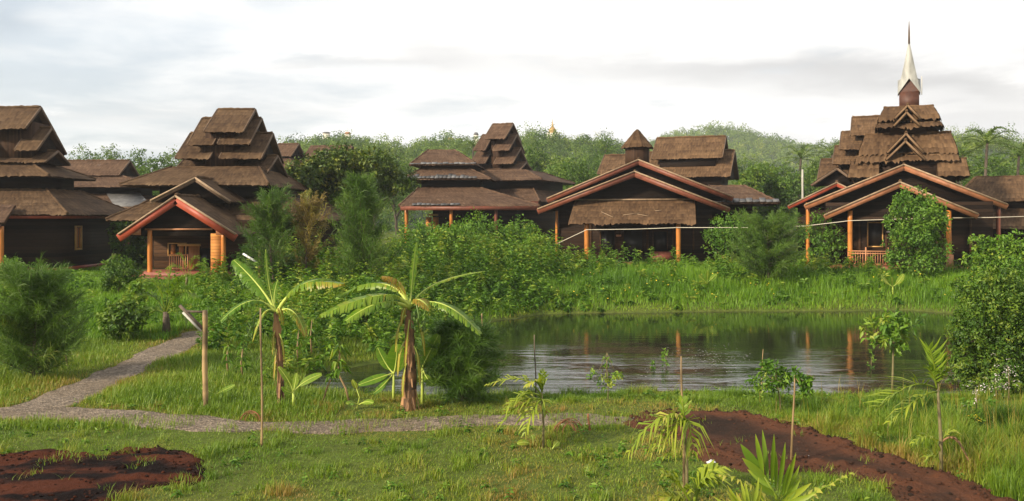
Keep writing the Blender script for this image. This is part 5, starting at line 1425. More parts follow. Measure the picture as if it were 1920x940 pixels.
# ------------------------------------------------------------------ areca palms on stakes
LSC = 1.15
def areca(px, py, label, trunk, fronds, L=.36, Wd=.035, tint=.55, name='areca_palm', r0=.035, nl=20, seed=0, stake=None, tmat='stem'):
    b = G(px, py); r_ = np.random.default_rng(seed + 700)
    root = empty(name, b, 0, label, 'palm')
    c = lambda x, y, dd=0: at(x, y, b[1] + dd) - b
    m = MB(); pts = [(0, 0, -.08)] + [c(*p) for p in trunk]
    m.tube(pts, np.linspace(r0, r0 * .55, len(pts)), 7, jit=.05); m.build('trunk', M[tmat], root)
    for i, f in enumerate(fronds):
        (x0, y0), (x1, y1), (x2, y2) = f[:3]; o = f[3] if len(f) > 3 else {}
        dd = o.get('dd', r_.uniform(-.25, .1))
        m = MB()
        frond(m, (c(x0, y0), c(x1, y1, dd * .6), c(x2, y2, dd)), o.get('nl', nl), o.get('L', L) * LSC, o.get('W', Wd) * .85, o.get('t', tint + r_.normal(0, .08)), o.get('dr', .35), m, r_=r_, t_start=o.get('ts', .25), vee=o.get('vee', .3))
        fo = m.build('frond', M['deadleaf'] if o.get('dead') else M['areca'], root)
        if o.get('dead'): fo['label'] = 'dead brown hanging frond'
    return root, b, c
def stake(px, py, ytop, label, r=.016, xtop=None, mat='bamboo', name='bamboo_stake', dd=0):
    b = G(px, py); root = None
    p = at(xtop if xtop is not None else px, ytop, b[1]) - b
    t = np.linspace(0, 1, 9); m = MB()
    pts = np.stack([p[0] * t + .012 * np.sin(t * 5), 0 * t, -.15 + (p[2] + .15) * t], 1)
    m.tube(pts, r * (1 - .3 * t) * (1 + .12 * (np.arange(9) % 2)), 8, tint=np.clip(.5 + rng.normal(0, .25, 9), 0, 1))
    o = m.build(name, M[mat]); o.location = b
    return tag(o, label, 'stake')
areca(1018, 842, 'pale yellow areca palm with drooping fronds left of the rusty vine coil', [(1019, 800), (1017, 760), (1016, 735)],
      [((1016, 742), (985, 690), (915, 722), dict(nl=13, L=.22, t=.7)), ((1016, 745), (985, 720), (945, 775), dict(nl=12, t=.6)), ((1016, 748), (985, 745), (935, 800), dict(nl=11, t=.55)), ((1016, 730), (1006, 705), (992, 722), dict(L=.22, t=.8, nl=7, W=.06)), ((1016, 735), (1017, 715), (1016, 695), dict(L=.12, dr=-.1, t=.45, nl=7)),
       ((1016, 750), (1000, 755), (985, 810), dict(nl=10)), ((1014, 750), (1021, 745), (1024, 775), dict(L=.16, nl=7)), ((1016, 750), (990, 740), (958, 760), dict(t=.75, nl=10, L=.2)), ((1016, 735), (1020, 715), (1022, 700), dict(L=.10, nl=6, t=.6))], L=.28, Wd=.036, tint=.62, seed=1, r0=.02)
sucker(1000, 838, ((990, 825, 970, 832, .10), (1000, 815, 996, 818, .10)), 'pale leaf shoot at the foot of the yellow areca palm', 71, .68, stem=False)
sucker(1034, 846, ((1030, 832, 1026, 826, .09), (1042, 832, 1047, 828, .09)), 'two leaved pale shoot right of the yellow areca stem', 74, .68, stem=False)
areca(1288, 945, 'areca palm with limp yellowish fronds tied to a thin pole before the red soil', [(1288, 880), (1285, 820), (1283, 790)],
      [((1284, 800), (1245, 745), (1182, 845), dict(nl=10, L=.30, dr=.7)), ((1284, 800), (1262, 760), (1222, 850), dict(nl=8, L=.26, dr=.7)), ((1284, 800), (1272, 765), (1255, 850), dict(nl=9, L=.26, dr=.7)), ((1284, 800), (1292, 760), (1298, 845), dict(nl=9, L=.28, dr=.7)), ((1283, 790), (1281, 770), (1280, 748), dict(L=.12, dr=-.1, t=.3, nl=7)),
       ((1286, 800), (1270, 755), (1225, 800), dict(L=.18, t=.9, nl=9)), ((1284, 802), (1265, 780), (1240, 840), dict(nl=8, L=.2, t=.75))], L=.3, Wd=.036, tint=.58, seed=2, r0=.022)
stake(1281, 930, 668, 'thin tall bamboo pole beside the limp areca palm', .016, 1279)
areca(1300, 985, 'small yellow palm with ragged fronds at the very bottom beside the thin pole', [(1300, 960), (1300, 940)],
      [((1300, 950), (1275, 900), (1243, 890), dict(t=.7)), ((1300, 950), (1320, 880), (1350, 880), dict(t=.7)), ((1300, 950), (1310, 880), (1345, 905), dict(t=.6)), ((1300, 955), (1275, 930), (1245, 935), dict(t=.75))], L=.26, Wd=.05, tint=.65, seed=3)
# two bigger palms at the very bottom
def spikes(root, c, lst, W_, tint, r_, bend=.1, name='frond'):
    m = MB()
    for (x0, y0, x1, y1, *k) in lst:
        wd = W_ * (k[0] if k else 1); dd = r_.uniform(-.15, .15)
        a = c(x0, y0); e = c(x1, y1, dd); t = np.linspace(0, 1, 6)[:, None]
        d = unit(e - a); sd = unit(np.cross(d, (0.1, -1, .2)) + r_.normal(0, .25, 3)); nr = np.cross(sd, d)
        P = a + (e - a) * t + np.array((0, 0, -1.0)) * bend * np.linalg.norm(e - a) * (t ** 2 - t) * -1 * np.sign(x1 - x0 + .1) * 0 + nr * bend * np.linalg.norm(e - a) * t ** 2 * .5
        pw = np.array((.25, .7, 1, .95, .65, .04))[:, None] * wd / 2
        V = np.stack([P - sd * pw + nr * pw * .35, P, P + sd * pw + nr * pw * .35], 1).reshape(-1, 3)
        Q = [(r * 3 + q_, r * 3 + q_ + 1, r * 3 + q_ + 4, r * 3 + q_ + 3) for r in range(5) for q_ in range(2)]
        ti = np.clip(tint + r_.normal(0, .09), 0, 1)
        m.add(V, quads=Q, tint=np.repeat(np.clip(ti + np.array((0, 0, 0, .03, .1, .3)), 0, 1), 3))
    return m.build(name, M['areca'], root)
_r = np.random.default_rng(91)
root, b, c = areca(1450, 1010, 'bright young palm with stiff upright leaflets at the edge of the red track', [(1455, 990), (1458, 960)],
      [((1455, 965), (1420, 905), (1352, 892), dict(L=.17, dr=.6, t=.9, nl=9)), ((1455, 968), (1510, 930), (1595, 890), dict(L=.14, dr=.4, t=.85, W=.06, nl=10))], L=.34, Wd=.05, tint=.40, seed=4)
spikes(root, c, [(1432, 895, 1416, 812), (1440, 902, 1428, 806), (1447, 910, 1449, 812), (1454, 916, 1452, 845), (1460, 922, 1470, 828), (1466, 926, 1480, 868), (1470, 930, 1490, 846), (1472, 936, 1497, 872), (1474, 945, 1500, 895), (1470, 955, 1498, 925)], .055, .30, _r)
spikes(root, c, [(1432, 895, 1388, 832, 1.5), (1440, 904, 1390, 858, 1.3), (1448, 916, 1402, 880), (1455, 930, 1412, 905)], .065, .28, _r)
spikes(root, c, [(1456, 950, 1520, 905), (1458, 955, 1530, 925), (1450, 950, 1425, 930), (1452, 960, 1405, 940)], .07, .5, _r)
m = MB(); m.tube([c(1458, 965), c(1455, 930), c(1432, 893)], [.022, .016, .008], 6, tint=.5); m.build('rachis', M['areca'], root)
root, b, c = areca(1385, 1030, 'yellow fan shaped palm leaf at the bottom edge before the bright young palm', [(1400, 1010), (1408, 990)], [], seed=5)
lst = []
for k in range(17):
    a = radians(75 + 92 * k / 16); R_f = 80 + 14 * sin(k * 1.7)
    lst.append((1408 + 8 * cos(a), 985 - 8 * sin(a), 1408 + R_f * cos(a) * .95, 985 - R_f * sin(a) * .98))
spikes(root, c, lst, .042, .60, _r, .05)
areca(1765, 893, 'tall green areca palm with a wide side frond beyond the red track', [(1764, 820), (1760, 760), (1757, 705)],
      [((1757, 730), (1715, 700), (1650, 762), dict(L=.42, t=.52, dd=-.2, vee=.5, dr=.12, nl=14, W=.03)), ((1757, 735), (1725, 735), (1670, 790), dict(L=.26, t=.65, nl=9)), ((1757, 715), (1750, 670), (1742, 652), dict(L=.24, dr=-.2, t=.3, nl=11)), ((1757, 720), (1775, 690), (1795, 690), dict(L=.24, t=.5, nl=9)), ((1757, 720), (1764, 690), (1770, 668), dict(L=.24, dr=0, t=.3, nl=10)), ((1757, 730), (1752, 700), (1738, 690), dict(L=.2, t=.35, nl=9)), ((1757, 725), (1755, 700), (1758, 672), dict(L=.18, t=.25, nl=9, dr=0)),
       ((1765, 830), (1790, 800), (1815, 865), dict(dead=True, L=.10)), ((1765, 850), (1745, 800), (1715, 830), dict(L=.16, t=.6, nl=9)), ((1765, 870), (1745, 840), (1735, 870), dict(L=.15, t=.55, nl=8)), ((1765, 830), (1775, 800), (1795, 818), dict(L=.14, t=.7, nl=8))], L=.32, Wd=.034, tint=.45, seed=6, r0=.028)
# short palm in the left meadow
areca(312, 628, 'short stout palm with dark trunk at the end of the gravel path', [(312, 605), (311, 585)],
      [((311, 590), (290, 540), (262, 560)), ((311, 590), (300, 520), (275, 528)), ((311, 590), (315, 520), (322, 505)), ((311, 590), (335, 530), (362, 555)), ((311, 590), (330, 520), (348, 520)), ((311, 590), (290, 570), (272, 600)), ((311, 590), (335, 570), (352, 600))], L=.42, Wd=.05, tint=.36, seed=7, r0=.13, tmat='bark')
areca(350, 540, 'small green palm right before the red gabled porch step', [(350, 525), (350, 515)],
      [((350, 520), (335, 490), (315, 505)), ((350, 520), (345, 480), (335, 478)), ((350, 520), (365, 490), (385, 500)), ((350, 520), (360, 480), (370, 485))], L=.4, Wd=.03, tint=.4, seed=8, r0=.06)

# ------------------------------------------------------------------ saplings
def sapling(px, py, label, stem, tufts, n, L, mat='weed', r0=.018, seed=0, t0=.5, name='sapling', cat='sapling', group=None, smat='stem', z=None, asp=.42):
    b = G(px, py)
    r_ = np.random.default_rng(seed + 1100)
    root = empty(name, b, 0, label, cat, group)
    c = lambda x, y, dd=0: at(x, y, b[1] + dd) - b
    m = MB(); pts = [(0, 0, -.2)] + [c(*p) for p in stem]
    m.tube(pts, np.linspace(r0, r0 * .5, len(pts)), 7)
    s_ = b[1] / F
    bl = []
    for (x, y, rx, ry) in tufts:
        cc = c(x, y, r_.normal(0, .05)); bl.append((*cc, rx * s_, rx * s_, ry * s_))
        p0 = np.array(pts[min(len(pts) - 1, 1 + len(pts) // 2)]) if abs(x - stem[-1][0]) > 8 else np.array(pts[-1])
        m.tube([p0, (p0 + cc) / 2, cc], [r0 * .5, r0 * .4, r0 * .25], 5)
    m.build('stem', M[smat], root)
    m = MB(); crown(m, bl, n, L, L * asp, t0=t0, r_=r_, clump=.5); m.build('leaves', M[mat], root)
    return root
def rosette(m, c, n, L, W_, tint, r_, droop=.8):
    a = np.arange(n) * 2.4 + r_.uniform(0, 6); e = r_.uniform(-.5, .6, n)
    d = np.stack([np.cos(a) * np.cos(e), np.sin(a) * np.cos(e), np.sin(e)], 1)
    m.leaves(np.repeat(np.array(c)[None], n, 0) + d * .02, d, np.tile((0, 0, 1.0), (n, 1)) + r_.normal(size=(n, 3)) * .2, L * r_.uniform(.7, 1.2, n), W_, np.clip(tint + r_.normal(0, .1, n), 0, 1), fold=.15, droop=droop)
sapling(1482, 872, 'thin tall sapling with a small leaf tuft rising over the red track', [(1486, 800), (1490, 730), (1490, 705)], ((1505, 708, 15, 10), (1522, 724, 12, 12), (1490, 705, 10, 9), (1512, 740, 8, 10)), 230, .085, r0=.018, seed=1, t0=.55, smat='bamboo')
sapling(1466, 775, 'bushy sapling with long drooping leaves at the pond edge', [(1462, 745), (1455, 715)], ((1440, 705, 26, 22), (1460, 722, 20, 26), (1425, 718, 16, 14), (1475, 715, 12, 20), (1455, 690, 12, 8)), 560, .10, r0=.018, seed=2, t0=.55)
b = G(1672, 742)
sapling(1672, 742, 'umbrella shaped small tree with hanging leaves standing in the water near the pond end', [(1674, 700), (1675, 650), (1676, 625)], ((1672, 604, 40, 10), (1650, 620, 22, 18), (1695, 618, 20, 16), (1668, 632, 30, 20), (1690, 602, 14, 9), (1645, 640, 12, 16)), 620, .14, r0=.026, seed=3, t0=.66, name='small_tree', cat='tree', asp=.4)
sapling(1632, 737, 'slender sapling with a few hanging leaves left of the umbrella shaped tree', [(1633, 700), (1634, 670)], ((1634, 668, 6, 14), (1632, 690, 6, 10)), 70, .07, r0=.010, seed=4)
sapling(1140, 752, 'sapling with a wide lower leaf whorl at the near pond edge', [(1140, 715), (1138, 690), (1138, 662)], ((1138, 668, 7, 12), (1118, 706, 16, 8), (1155, 702, 14, 8), (1136, 716, 20, 8), (1138, 690, 5, 8)), 260, .075, r0=.012, seed=5, t0=.75)
sapling(1219, 738, 'short sapling with drooping leaf tip standing in the water', [(1219, 700), (1219, 683)], ((1219, 688, 7, 12),), 60, .075, r0=.010, seed=6)
sapling(1249, 737, 'taller thin sapling with drooping leaf tip next to the short one in the pond', [(1249, 690), (1249, 660)], ((1249, 666, 8, 13), (1248, 685, 5, 6)), 70, .08, r0=.011, seed=7)
# crooked papaya like plants
def papaya(px, py, stem, heads, label, seed, L=.2):
    b = G(px, py); r_ = np.random.default_rng(seed); root = empty('rosette_plant', b, 0, label, 'plant')
    c = lambda x, y, dd=0: at(x, y, b[1] + dd) - b
    pts = [(0, 0, -.08)] + [c(*p) for p in stem]
    m = MB(); m.tube(pts, np.linspace(.022, .012, len(pts)), 7); m.build('stem', M['bamboo'], root)
    m = MB()
    for (x, y, k, t_) in heads: rosette(m, c(x, y), k, L, L * .3, t_, r_)
    m.build('leaves', M['weed'], root)
papaya(657, 756, [(648, 728), (634, 700), (637, 665), (636, 650)], ((636, 652, 16, .85), (633, 678, 8, .8), (640, 690, 9, .7)), 'crooked thin plant with star shaped leaf heads between the banana plants', 5)
papaya(604, 754, [(612, 730), (620, 712)], ((621, 705, 9, .55), (626, 698, 6, .6)), 'leaning little plant with narrow leaves next to the crooked one', 6, .13)
for i, (px, py, yt, lab) in enumerate(((428, 700, 648, 'leggy green weed left of the bamboo stake'), (455, 705, 655, 'yellowish leggy weed just beside the bamboo stake'), (560, 690, 620, 'drooping leafy weed right of the slender banana stem'), (585, 665, 600, 'tall leafy weed on the slope between the banana plants'))):
    papaya(px, py, [(px - 3, (py + yt) / 2), (px, yt)], ((px, yt, 8, .75), (px - 2, yt + 16, 7, .65), (px + 2, yt + 32, 6, .6)), lab, 20 + i, .16)
# flowering plants at the near bank on the far side
def flowering(px, py, hpx, wpx, label, seed, fl='flower', nf=26):
    b = G(px, py); s_ = b[1] / F; r_ = np.random.default_rng(seed); root = empty('flowering_plant', b, 0, label, 'plant')
    H = hpx * s_
    m = MB(); m.tube([(0, 0, -.05), (.02, 0, H * .5), (0, 0, H * .9)], [.012, .01, .006], 6); m.build('stem', M['stem'], root)
    m = MB(); crown(m, [(0, 0, H * .55, wpx * s_ / 2, wpx * s_ / 2, H * .3)], 120, .07, .03, t0=.5, r_=r_); m.build('leaves', M['weed'], root)
    m = MB()
    P = r_.normal(size=(nf, 3)) * (wpx * s_ * .25, wpx * s_ * .25, H * .2) + (0, 0, H * .75)
    for p in P: rosette(m, p, 5, .035, .02, .5, r_, .2)
    m.build('blossoms', M[fl], root)
flowering(1890, 760, 80, 40, 'flowering plant with pale pink blossoms at the foot of the big pond bush', 1)
flowering(1866, 758, 48, 36, 'smaller pale blossoming plant left of the pink one under the big bush', 2)
flowering(1829, 790, 70, 44, 'little plant with whitish leaves alone in the tall grass near the pond bush', 3, nf=14)
flowering(1828, 802, 20, 30, 'low plant with orange yellow flower heads in the tall grass', 4, 'yellow', 8)

# tall weed stalks in front of the thatched awning
def stalks(m, st, base, h, nl, L, W_, r_, t0, tv=.12):
    """many leafy stalks at once; base (n,3)"""
    n = len(base)
    lean = r_.normal(0, .08, (n, 2))
    tipv = np.concatenate([lean * h[:, None], h[:, None]], 1)
    if st is not None:
        sd = np.tile((.006, 0, 0), (n, 1))
        v = np.stack([base - sd, base + sd, base + tipv], 1); i = np.arange(n)[:, None] * 3
        st.add(v.reshape(-1, 3), tris=i + np.array([0, 1, 2]), tint=.35)
    f = np.linspace(.22, 1.0, nl)[None] + r_.uniform(-.03, .03, (n, nl))
    a = (np.arange(nl) * 2.4)[None] + r_.uniform(0, 6.28, (n, 1)) + r_.normal(0, .3, (n, nl))
    e = .25 + r_.normal(0, .25, (n, nl)) + (f - .7) * .8
    D = np.stack([np.cos(a) * np.cos(e), np.sin(a) * np.cos(e), np.sin(e)], -1)
    P = base[:, None] + tipv[:, None] * f[..., None]
    l = L[:, None] * (1.15 - .55 * f) * r_.uniform(.7, 1.25, (n, nl))
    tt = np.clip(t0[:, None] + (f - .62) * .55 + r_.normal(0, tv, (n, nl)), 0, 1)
    m.leaves(P.reshape(-1, 3), D.reshape(-1, 3), np.tile((0, 0, 1.0), (n * nl, 1)) + r_.normal(size=(n * nl, 3)) * .35, l.ravel(), (l * W_).ravel(), tt.ravel(), fold=.12, droop=.45)
WD = [(1065, 'by the thin corner post'), (1078, 'just right of the thin corner post'), (1090, 'directly left of the first awning post'), (1108, 'touching the right of the first awning post'), (1130, 'tallest below the left half of the awning'), (1143, 'short, beside the tallest stalk'), (1160, 'before the pale wall panel'), (1172, 'right of the pale wall panel'),
      (1190, 'before the dark doorway'), (1222, 'alone right of the doorway'), (1262, 'just left of the second awning post')]
r_ = np.random.default_rng(77)
for i, (px, where) in enumerate(WD):
    D = 41.5 + r_.uniform(-.5, .8); b = footing(px, D); h = (at(px, 447 if i == 4 else 460 + r_.uniform(-6, 10), D)[2] - b[2])
    root = empty('tall_weed', b, 0, 'leafy weed stalk at the nested gable house, ' + where, 'weed', 'tall weeds before the thatched awning')
    st = MB(); lf = MB()
    k = 3
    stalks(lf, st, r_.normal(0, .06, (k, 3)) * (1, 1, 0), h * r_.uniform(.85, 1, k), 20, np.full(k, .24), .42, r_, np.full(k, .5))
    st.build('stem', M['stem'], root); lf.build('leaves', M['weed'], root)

# ------------------------------------------------------------------ posts, lamp, wires, bits
b = G(385, 762); c = lambda x, y, dd=0: at(x, y, b[1] + dd) - b
lamp = empty('lamp_post', b, 0, 'rough wooden post with a side arm carrying a slanted tube lamp beside the path', 'lamp post')
t = np.linspace(0, 1, 14); tp = c(384, 582)
m = MB(); m.tube(np.stack([tp[0] * t + .006 * np.sin(9 * t), 0 * t, -.2 + (tp[2] + .2) * t], 1), .048 * (1 - .1 * t) * (1 + .07 * (np.arange(14) % 3 == 0)), 10, tint=np.clip(.55 + rng.normal(0, .3, 14), 0, 1)); m.build('post', M['bamboo'], lamp, True)
m = MB(); m.bar(c(345, 584), c(388, 585), .035, .035); m.build('arm', M['bark'], lamp)
m = MB(); m.bar(c(337, 573), c(380, 617), .05, .045); hs = m.build('lamp_housing', M['bark'], lamp)
m = MB(); m.tube([c(343, 586, -.02), c(377, 621, -.02)], .022, 8); m.build('lamp_tube', M['concrete'], hs)
stake(490, 836, 578, 'tall thin bamboo stake in front of the slender banana plant', .017, 490)
stake(1105, 808, 776, 'short dark stake sticking out at the edge of the red soil', .02, 1104, 'rust')
stake(905, 640, 588, 'bare pole standing in the shallows behind the leaning feathery bush', .025, 904)
stake(890, 640, 596, 'shorter bare pole at the pond edge close to the first pole', .02, 889)
stake(1004, 748, 628, 'thin dark stick standing in the water behind the yellow areca palm', .014, 1003, 'bark')
stake(1424, 742, 655, 'slanted reed stick poking out of the pond', .008, 1432, 'bamboo')
stake(1505, 470, 318, 'tall pale concrete pole behind the rounded feathery bush', .09, 1505, 'concrete', 'concrete_pole')
stake(128, 690, 636, 'dry leaning stick at the side of the large dark feathery bush', .018, 118, 'bamboo', 'dry_stick')
# dry vine coil
def coil(px, py, r_px, label, seed, n=9):
    b = G(px, py); s_ = b[1] / F; r_ = np.random.default_rng(seed); m = MB()
    for k in range(n):
        R = r_px * s_ * r_.uniform(.75, 1.05); a = np.linspace(-.25, pi + .25, 14); tl = r_.normal(0, .5); ox = r_.normal(0, .05)
        m.tube(np.stack([ox + R * np.cos(a) * cos(tl), R * np.cos(a) * sin(tl), R * np.sin(a) * r_.uniform(.85, 1.1)], 1), .006, 5)
    o = m.build('dry_vine_coil', M['rust']); o.location = b; return tag(o, label, 'vine')
coil(1062, 812, 25, 'coil of rusty brown vines arching out of the grass beside the short stake', 1)
coil(470, 790, 20, 'arched dry brown stems by the tall thin bamboo stake', 2, 5)
# cable
P_ = [at(1045, 457, 46.5), at(1068, 446, 46.2), at(1100, 431, 45.9), at(1190, 430, 45), at(1271, 427, 44.4), at(1350, 427, 43.6), at(1420, 427, 42.9), at(1510, 424, 42.2), at(1594, 414, 41.3), at(1690, 411, 41), at(1780, 409, 40.6), at(1860, 408, 40.2), at(1990, 404, 39.8)]
m = MB(); m.tube(P_, .016, 6); tag(m.build('cable', M['cable']), 'pale cable strung across between the porches of the two gabled houses', 'cable')
# white rail by the porch
b = G(488, 520); root = empty('handrail', at(488, 500, 36), 0, 'short white slanted handrail with a brown post beside the red gabled porch', 'handrail')
c0 = at(488, 500, 36)
m = MB(); m.bar(at(456, 476, 36) - c0, at(485, 494, 36) - c0, .1, .07); m.build('rail', M['white'], root)
m = MB(); m.bar(at(488, 470, 36.1) - c0, at(488, 530, 36.1) - c0, .12, .12, up=(0, 1, 0)); m.build('post', M['redbrown'], root)
# litter on the red soil
for i, (px, py, w_, lab) in enumerate(((1335, 874, .14, 'pale crumpled scrap at the edge of the red soil by the limp palm'), (1516, 861, .05, 'small white scrap lying on the red track'), (1410, 826, .07, 'pinkish pale stone on the red soil'), (1605, 850, .09, 'pale clod on the grassy rim of the red track'))):
    b = G(px, py); m = MB()
    v = unit(rng.normal(size=(10, 3))) * w_ / 2 * rng.uniform(.6, 1, (10, 1)) * (1.3, 1, .6)
    a = np.arange(8) / 8 * 2 * pi
    rings = [np.stack([np.cos(a) * w_ * rr * rng.uniform(.7, 1.2, 8) / 2, np.sin(a) * w_ * rr * rng.uniform(.7, 1.2, 8) / 2, np.full(8, zz) * w_ + rng.normal(0, .06 * w_, 8)], 1) for rr, zz in ((.7, -.1), (1, .12), (.8, .32), (.3, .42))]
    V = np.concatenate(rings); Q = [(r * 8 + k, r * 8 + (k + 1) % 8, (r + 1) * 8 + (k + 1) % 8, (r + 1) * 8 + k) for r in range(3) for k in range(8)]
    m.add(V, quads=Q + [(24, 25, 26, 27), (24, 27, 28, 31), (28, 29, 30, 31)]); o = m.build('litter_scrap', M['litter' if i < 2 else 'dirt']); o.location = b + (0, 0, .02); tag(o, lab, 'scrap' if i < 2 else 'stone')
# loose clods
ICO = []
ph = (1 + 5 ** .5) / 2
ICO = unit(np.array([(-1, ph, 0), (1, ph, 0), (-1, -ph, 0), (1, -ph, 0), (0, -1, ph), (0, 1, ph), (0, -1, -ph), (0, 1, -ph), (ph, 0, -1), (ph, 0, 1), (-ph, 0, -1), (-ph, 0, 1)], float))
ICF = np.array([(0, 11, 5), (0, 5, 1), (0, 1, 7), (0, 7, 10), (0, 10, 11), (1, 5, 9), (5, 11, 4), (11, 10, 2), (10, 7, 6), (7, 1, 8), (3, 9, 4), (3, 4, 2), (3, 2, 6), (3, 6, 8), (3, 8, 9), (4, 9, 5), (2, 4, 11), (6, 2, 10), (8, 6, 7), (9, 8, 1)])
def clods(name, mat, fn, box, n, s0, s1, label, seed, relief, edge_only):
    r_ = np.random.default_rng(seed)
    x = r_.uniform(box[0], box[1], n); y = r_.uniform(box[2], box[3], n); d = fn(x, y)
    p = np.exp(-((d + .12) / .22) ** 2) * .9 + (0.10 if edge_only else .5) * (d < 0)
    k = (r_.uniform(size=n) < p) & (d < .2) & (sdpoly(x, y, POND) > .1); x, y, d = x[k], y[k], d[k]; n = len(x)
    sz = s0 * (s1 / s0) ** (r_.uniform(size=n) ** 2.2)
    c = np.stack([x, y, terrain(x, y) + relief(x, y, d) + sz * .12 + .01], 1)
    v = c[:, None] + ICO[None] * sz[:, None, None] * .5 * r_.uniform(.6, 1.25, (n, 12, 1)) * np.stack([r_.uniform(.8, 1.5, n), r_.uniform(.8, 1.3, n), r_.uniform(.5, .9, n)], 1)[:, None]
    f = (np.arange(n) * 12)[:, None, None] + ICF[None]
    m = MB(); m.add(v.reshape(-1, 3), tris=f.reshape(-1, 3), tint=np.repeat(np.clip(.55 + r_.normal(0, .25, n), 0, 1), 12))
    tag(m.build(name, M[mat]), label, 'soil clods', kind='stuff')
clods('soil_clods', 'dirt', dirtd, (1.5, 9, 8.3, 16.5), 11000, .014, .085, 'loose red clods along the edges of the dirt track', 3, dirt_relief, True)
clods('soil_clods', 'mud', mudd, (-9.5, -3, 8.5, 13.6), 5000, .012, .06, 'loose dark clods on the turned soil', 4, lambda x, y, d: .02, False)
# leaves afloat
r_ = np.random.default_rng(5); n = 210
cl = np.array([at(1330, 668, 22.5)[:2], at(1345, 655, 24)[:2], at(1200, 700, 20)[:2], at(1290, 690, 20.8)[:2]])
k = r_.integers(0, 4, n); k[r_.uniform(size=n) < .55] = 0
xy = cl[k] + r_.normal(size=(n, 2)) * (.55, .9)
P = np.concatenate([xy, np.full((n, 1), .006)], 1); a = r_.uniform(0, 6.28, n)
m = MB(); m.leaves(P, np.stack([np.cos(a), np.sin(a), 0 * a], 1), np.tile((0, 0, 1.0), (n, 1)), r_.uniform(.03, .10, n), .04, r_.uniform(0, 1, n), fold=.02, droop=0)
M['fleck'] = plain('floating_fleck', (.22, .21, .18), rough=.4, var=.5)
tag(m.build('floating_leaves', M['fleck']), 'pale leaves and flecks floating on the pond', 'floating leaves', kind='stuff')

# ------------------------------------------------------------------ grass and undergrowth
def blades(x, y, h, wd, tint, mat, name, label, lean=.35, seed=0):
    r_ = np.random.default_rng(seed); n = len(x)
    base = np.stack([x, y, terrain(x, y) - .02], 1)
    a = r_.uniform(0, 2 * pi, n); o = np.stack([np.cos(a), np.sin(a), 0 * a], 1); sd = np.stack([-np.sin(a), np.cos(a), 0 * a], 1) * (wd / 2)[:, None]
    ln = (h * lean * r_.uniform(.2, 1.6, n))[:, None]
    up = np.array((0, 0, 1.0)) * h[:, None]
    m1 = base + up * .55 + o * ln * .35; tip = base + up * r_.uniform(.8, 1.0, (n, 1)) + o * ln
    v = np.stack([base - sd, base + sd, m1 + sd * .8, m1 - sd * .8, tip], 1)
    i = np.arange(n)[:, None] * 5
    m = MB(); m.add(v.reshape(-1, 3), quads=i + np.array([0, 1, 2, 3]), tris=i + np.array([3, 2, 4]), tint=np.repeat(np.clip(tint, 0, 1), 5))
    return tag(m.build(name, M[mat]), label, 'grass', kind='stuff')
def scatter(n, y0, y1, seed, xl=.78, pad=1.5):
    r_ = np.random.default_rng(seed)
    y = np.sqrt(r_.uniform(y0 ** 2, y1 ** 2, n)); x = r_.uniform(-1, 1, n) * (xl * y + pad)
    return x, y
HOUSES = [(hB, -2.9, 2.9, .2, 5.5), (hB, -5, 6.2, 4.6, 13), (hD, -4.6, 4.8, -1.6, 9), (hF, -4.4, 4.2, 0.1, 9), (hA, -14, 2, -2.7, 7)]
def housemask(x, y):
    k = np.ones(len(x), bool)
    for h, u0, u1, v0, v1 in HOUSES:
        dx, dy = x - h.O[0], y - h.O[1]
        u = dx * h.U[0] + dy * h.U[1]; v = dx * h.V[0] + dy * h.V[1]
        k &= ~((u > u0) & (u < u1) & (v > v0) & (v < v1))
    return k
def landmask(x, y, pm=.0, dm=.0, wm=.12):
    return (sdpoly(x, y, POND) + (fnoise(x, y, 1.6, 9) - 0.5) * 0.5 > wm) & (pathd(x, y) > pm) & (dirtd(x, y) > dm) & (mudd(x, y) > dm) & housemask(x, y)
def tintf(x, y, seed, base=.45, amp=.5, sc_=2.2):
    r_ = np.random.default_rng(seed)
    return base + amp * (fnoise(x, y, sc_, seed) - .5) * 2 + r_.normal(0, .12, len(x))
rg = np.random.default_rng(99)
# near lawn
x, y = scatter(640000, 9.4, 18.8, 1)
k = landmask(x, y, -.02, .02)
right = ss(3.2, 6.2, x - (y - 14) * -.15) * (y > 9)
dens = .45 + .55 * fnoise(x, y, .8, 5)
dens *= 1 - .75 * np.exp(-np.maximum(pathd(x, y), 0) / .15)
k &= rg.uniform(size=len(x)) < dens + right * .5
x, y, right = x[k], y[k], right[k]
dry = np.exp(-np.maximum(pathd(x, y), 0) / .35) * .28 + .35 * np.exp(-np.maximum(np.minimum(dirtd(x, y), mudd(x, y)), 0) / .3) * .6
h = (.026 + .062 * fnoise(x, y, .7, 6) ** 1.5 + .075 * (fnoise(x, y, .35, 7) > .66)) * (1 + 2.1 * right) * rg.uniform(.5, 1.4, len(x))
h *= (1 - .68 * right * ss(4.2, .3, sdpoly(x, y, POND))) * (1 + .6 * (1 - right) * ss(.7, .1, sdpoly(x, y, POND))) + .4 * np.exp(-np.maximum(mudd(x, y), 0) / .35)
blades(x, y, h, .0065 + .004 * rg.uniform(size=len(x)), tintf(x, y, 11, .55, .55, 1.3) + .22 * ss(.55, .75, fnoise(x, y, .9, 27)) + dry - .10 * right, 'grass', 'grass', 'short rough grass of the near lawn around the path', lean=.55, seed=2)
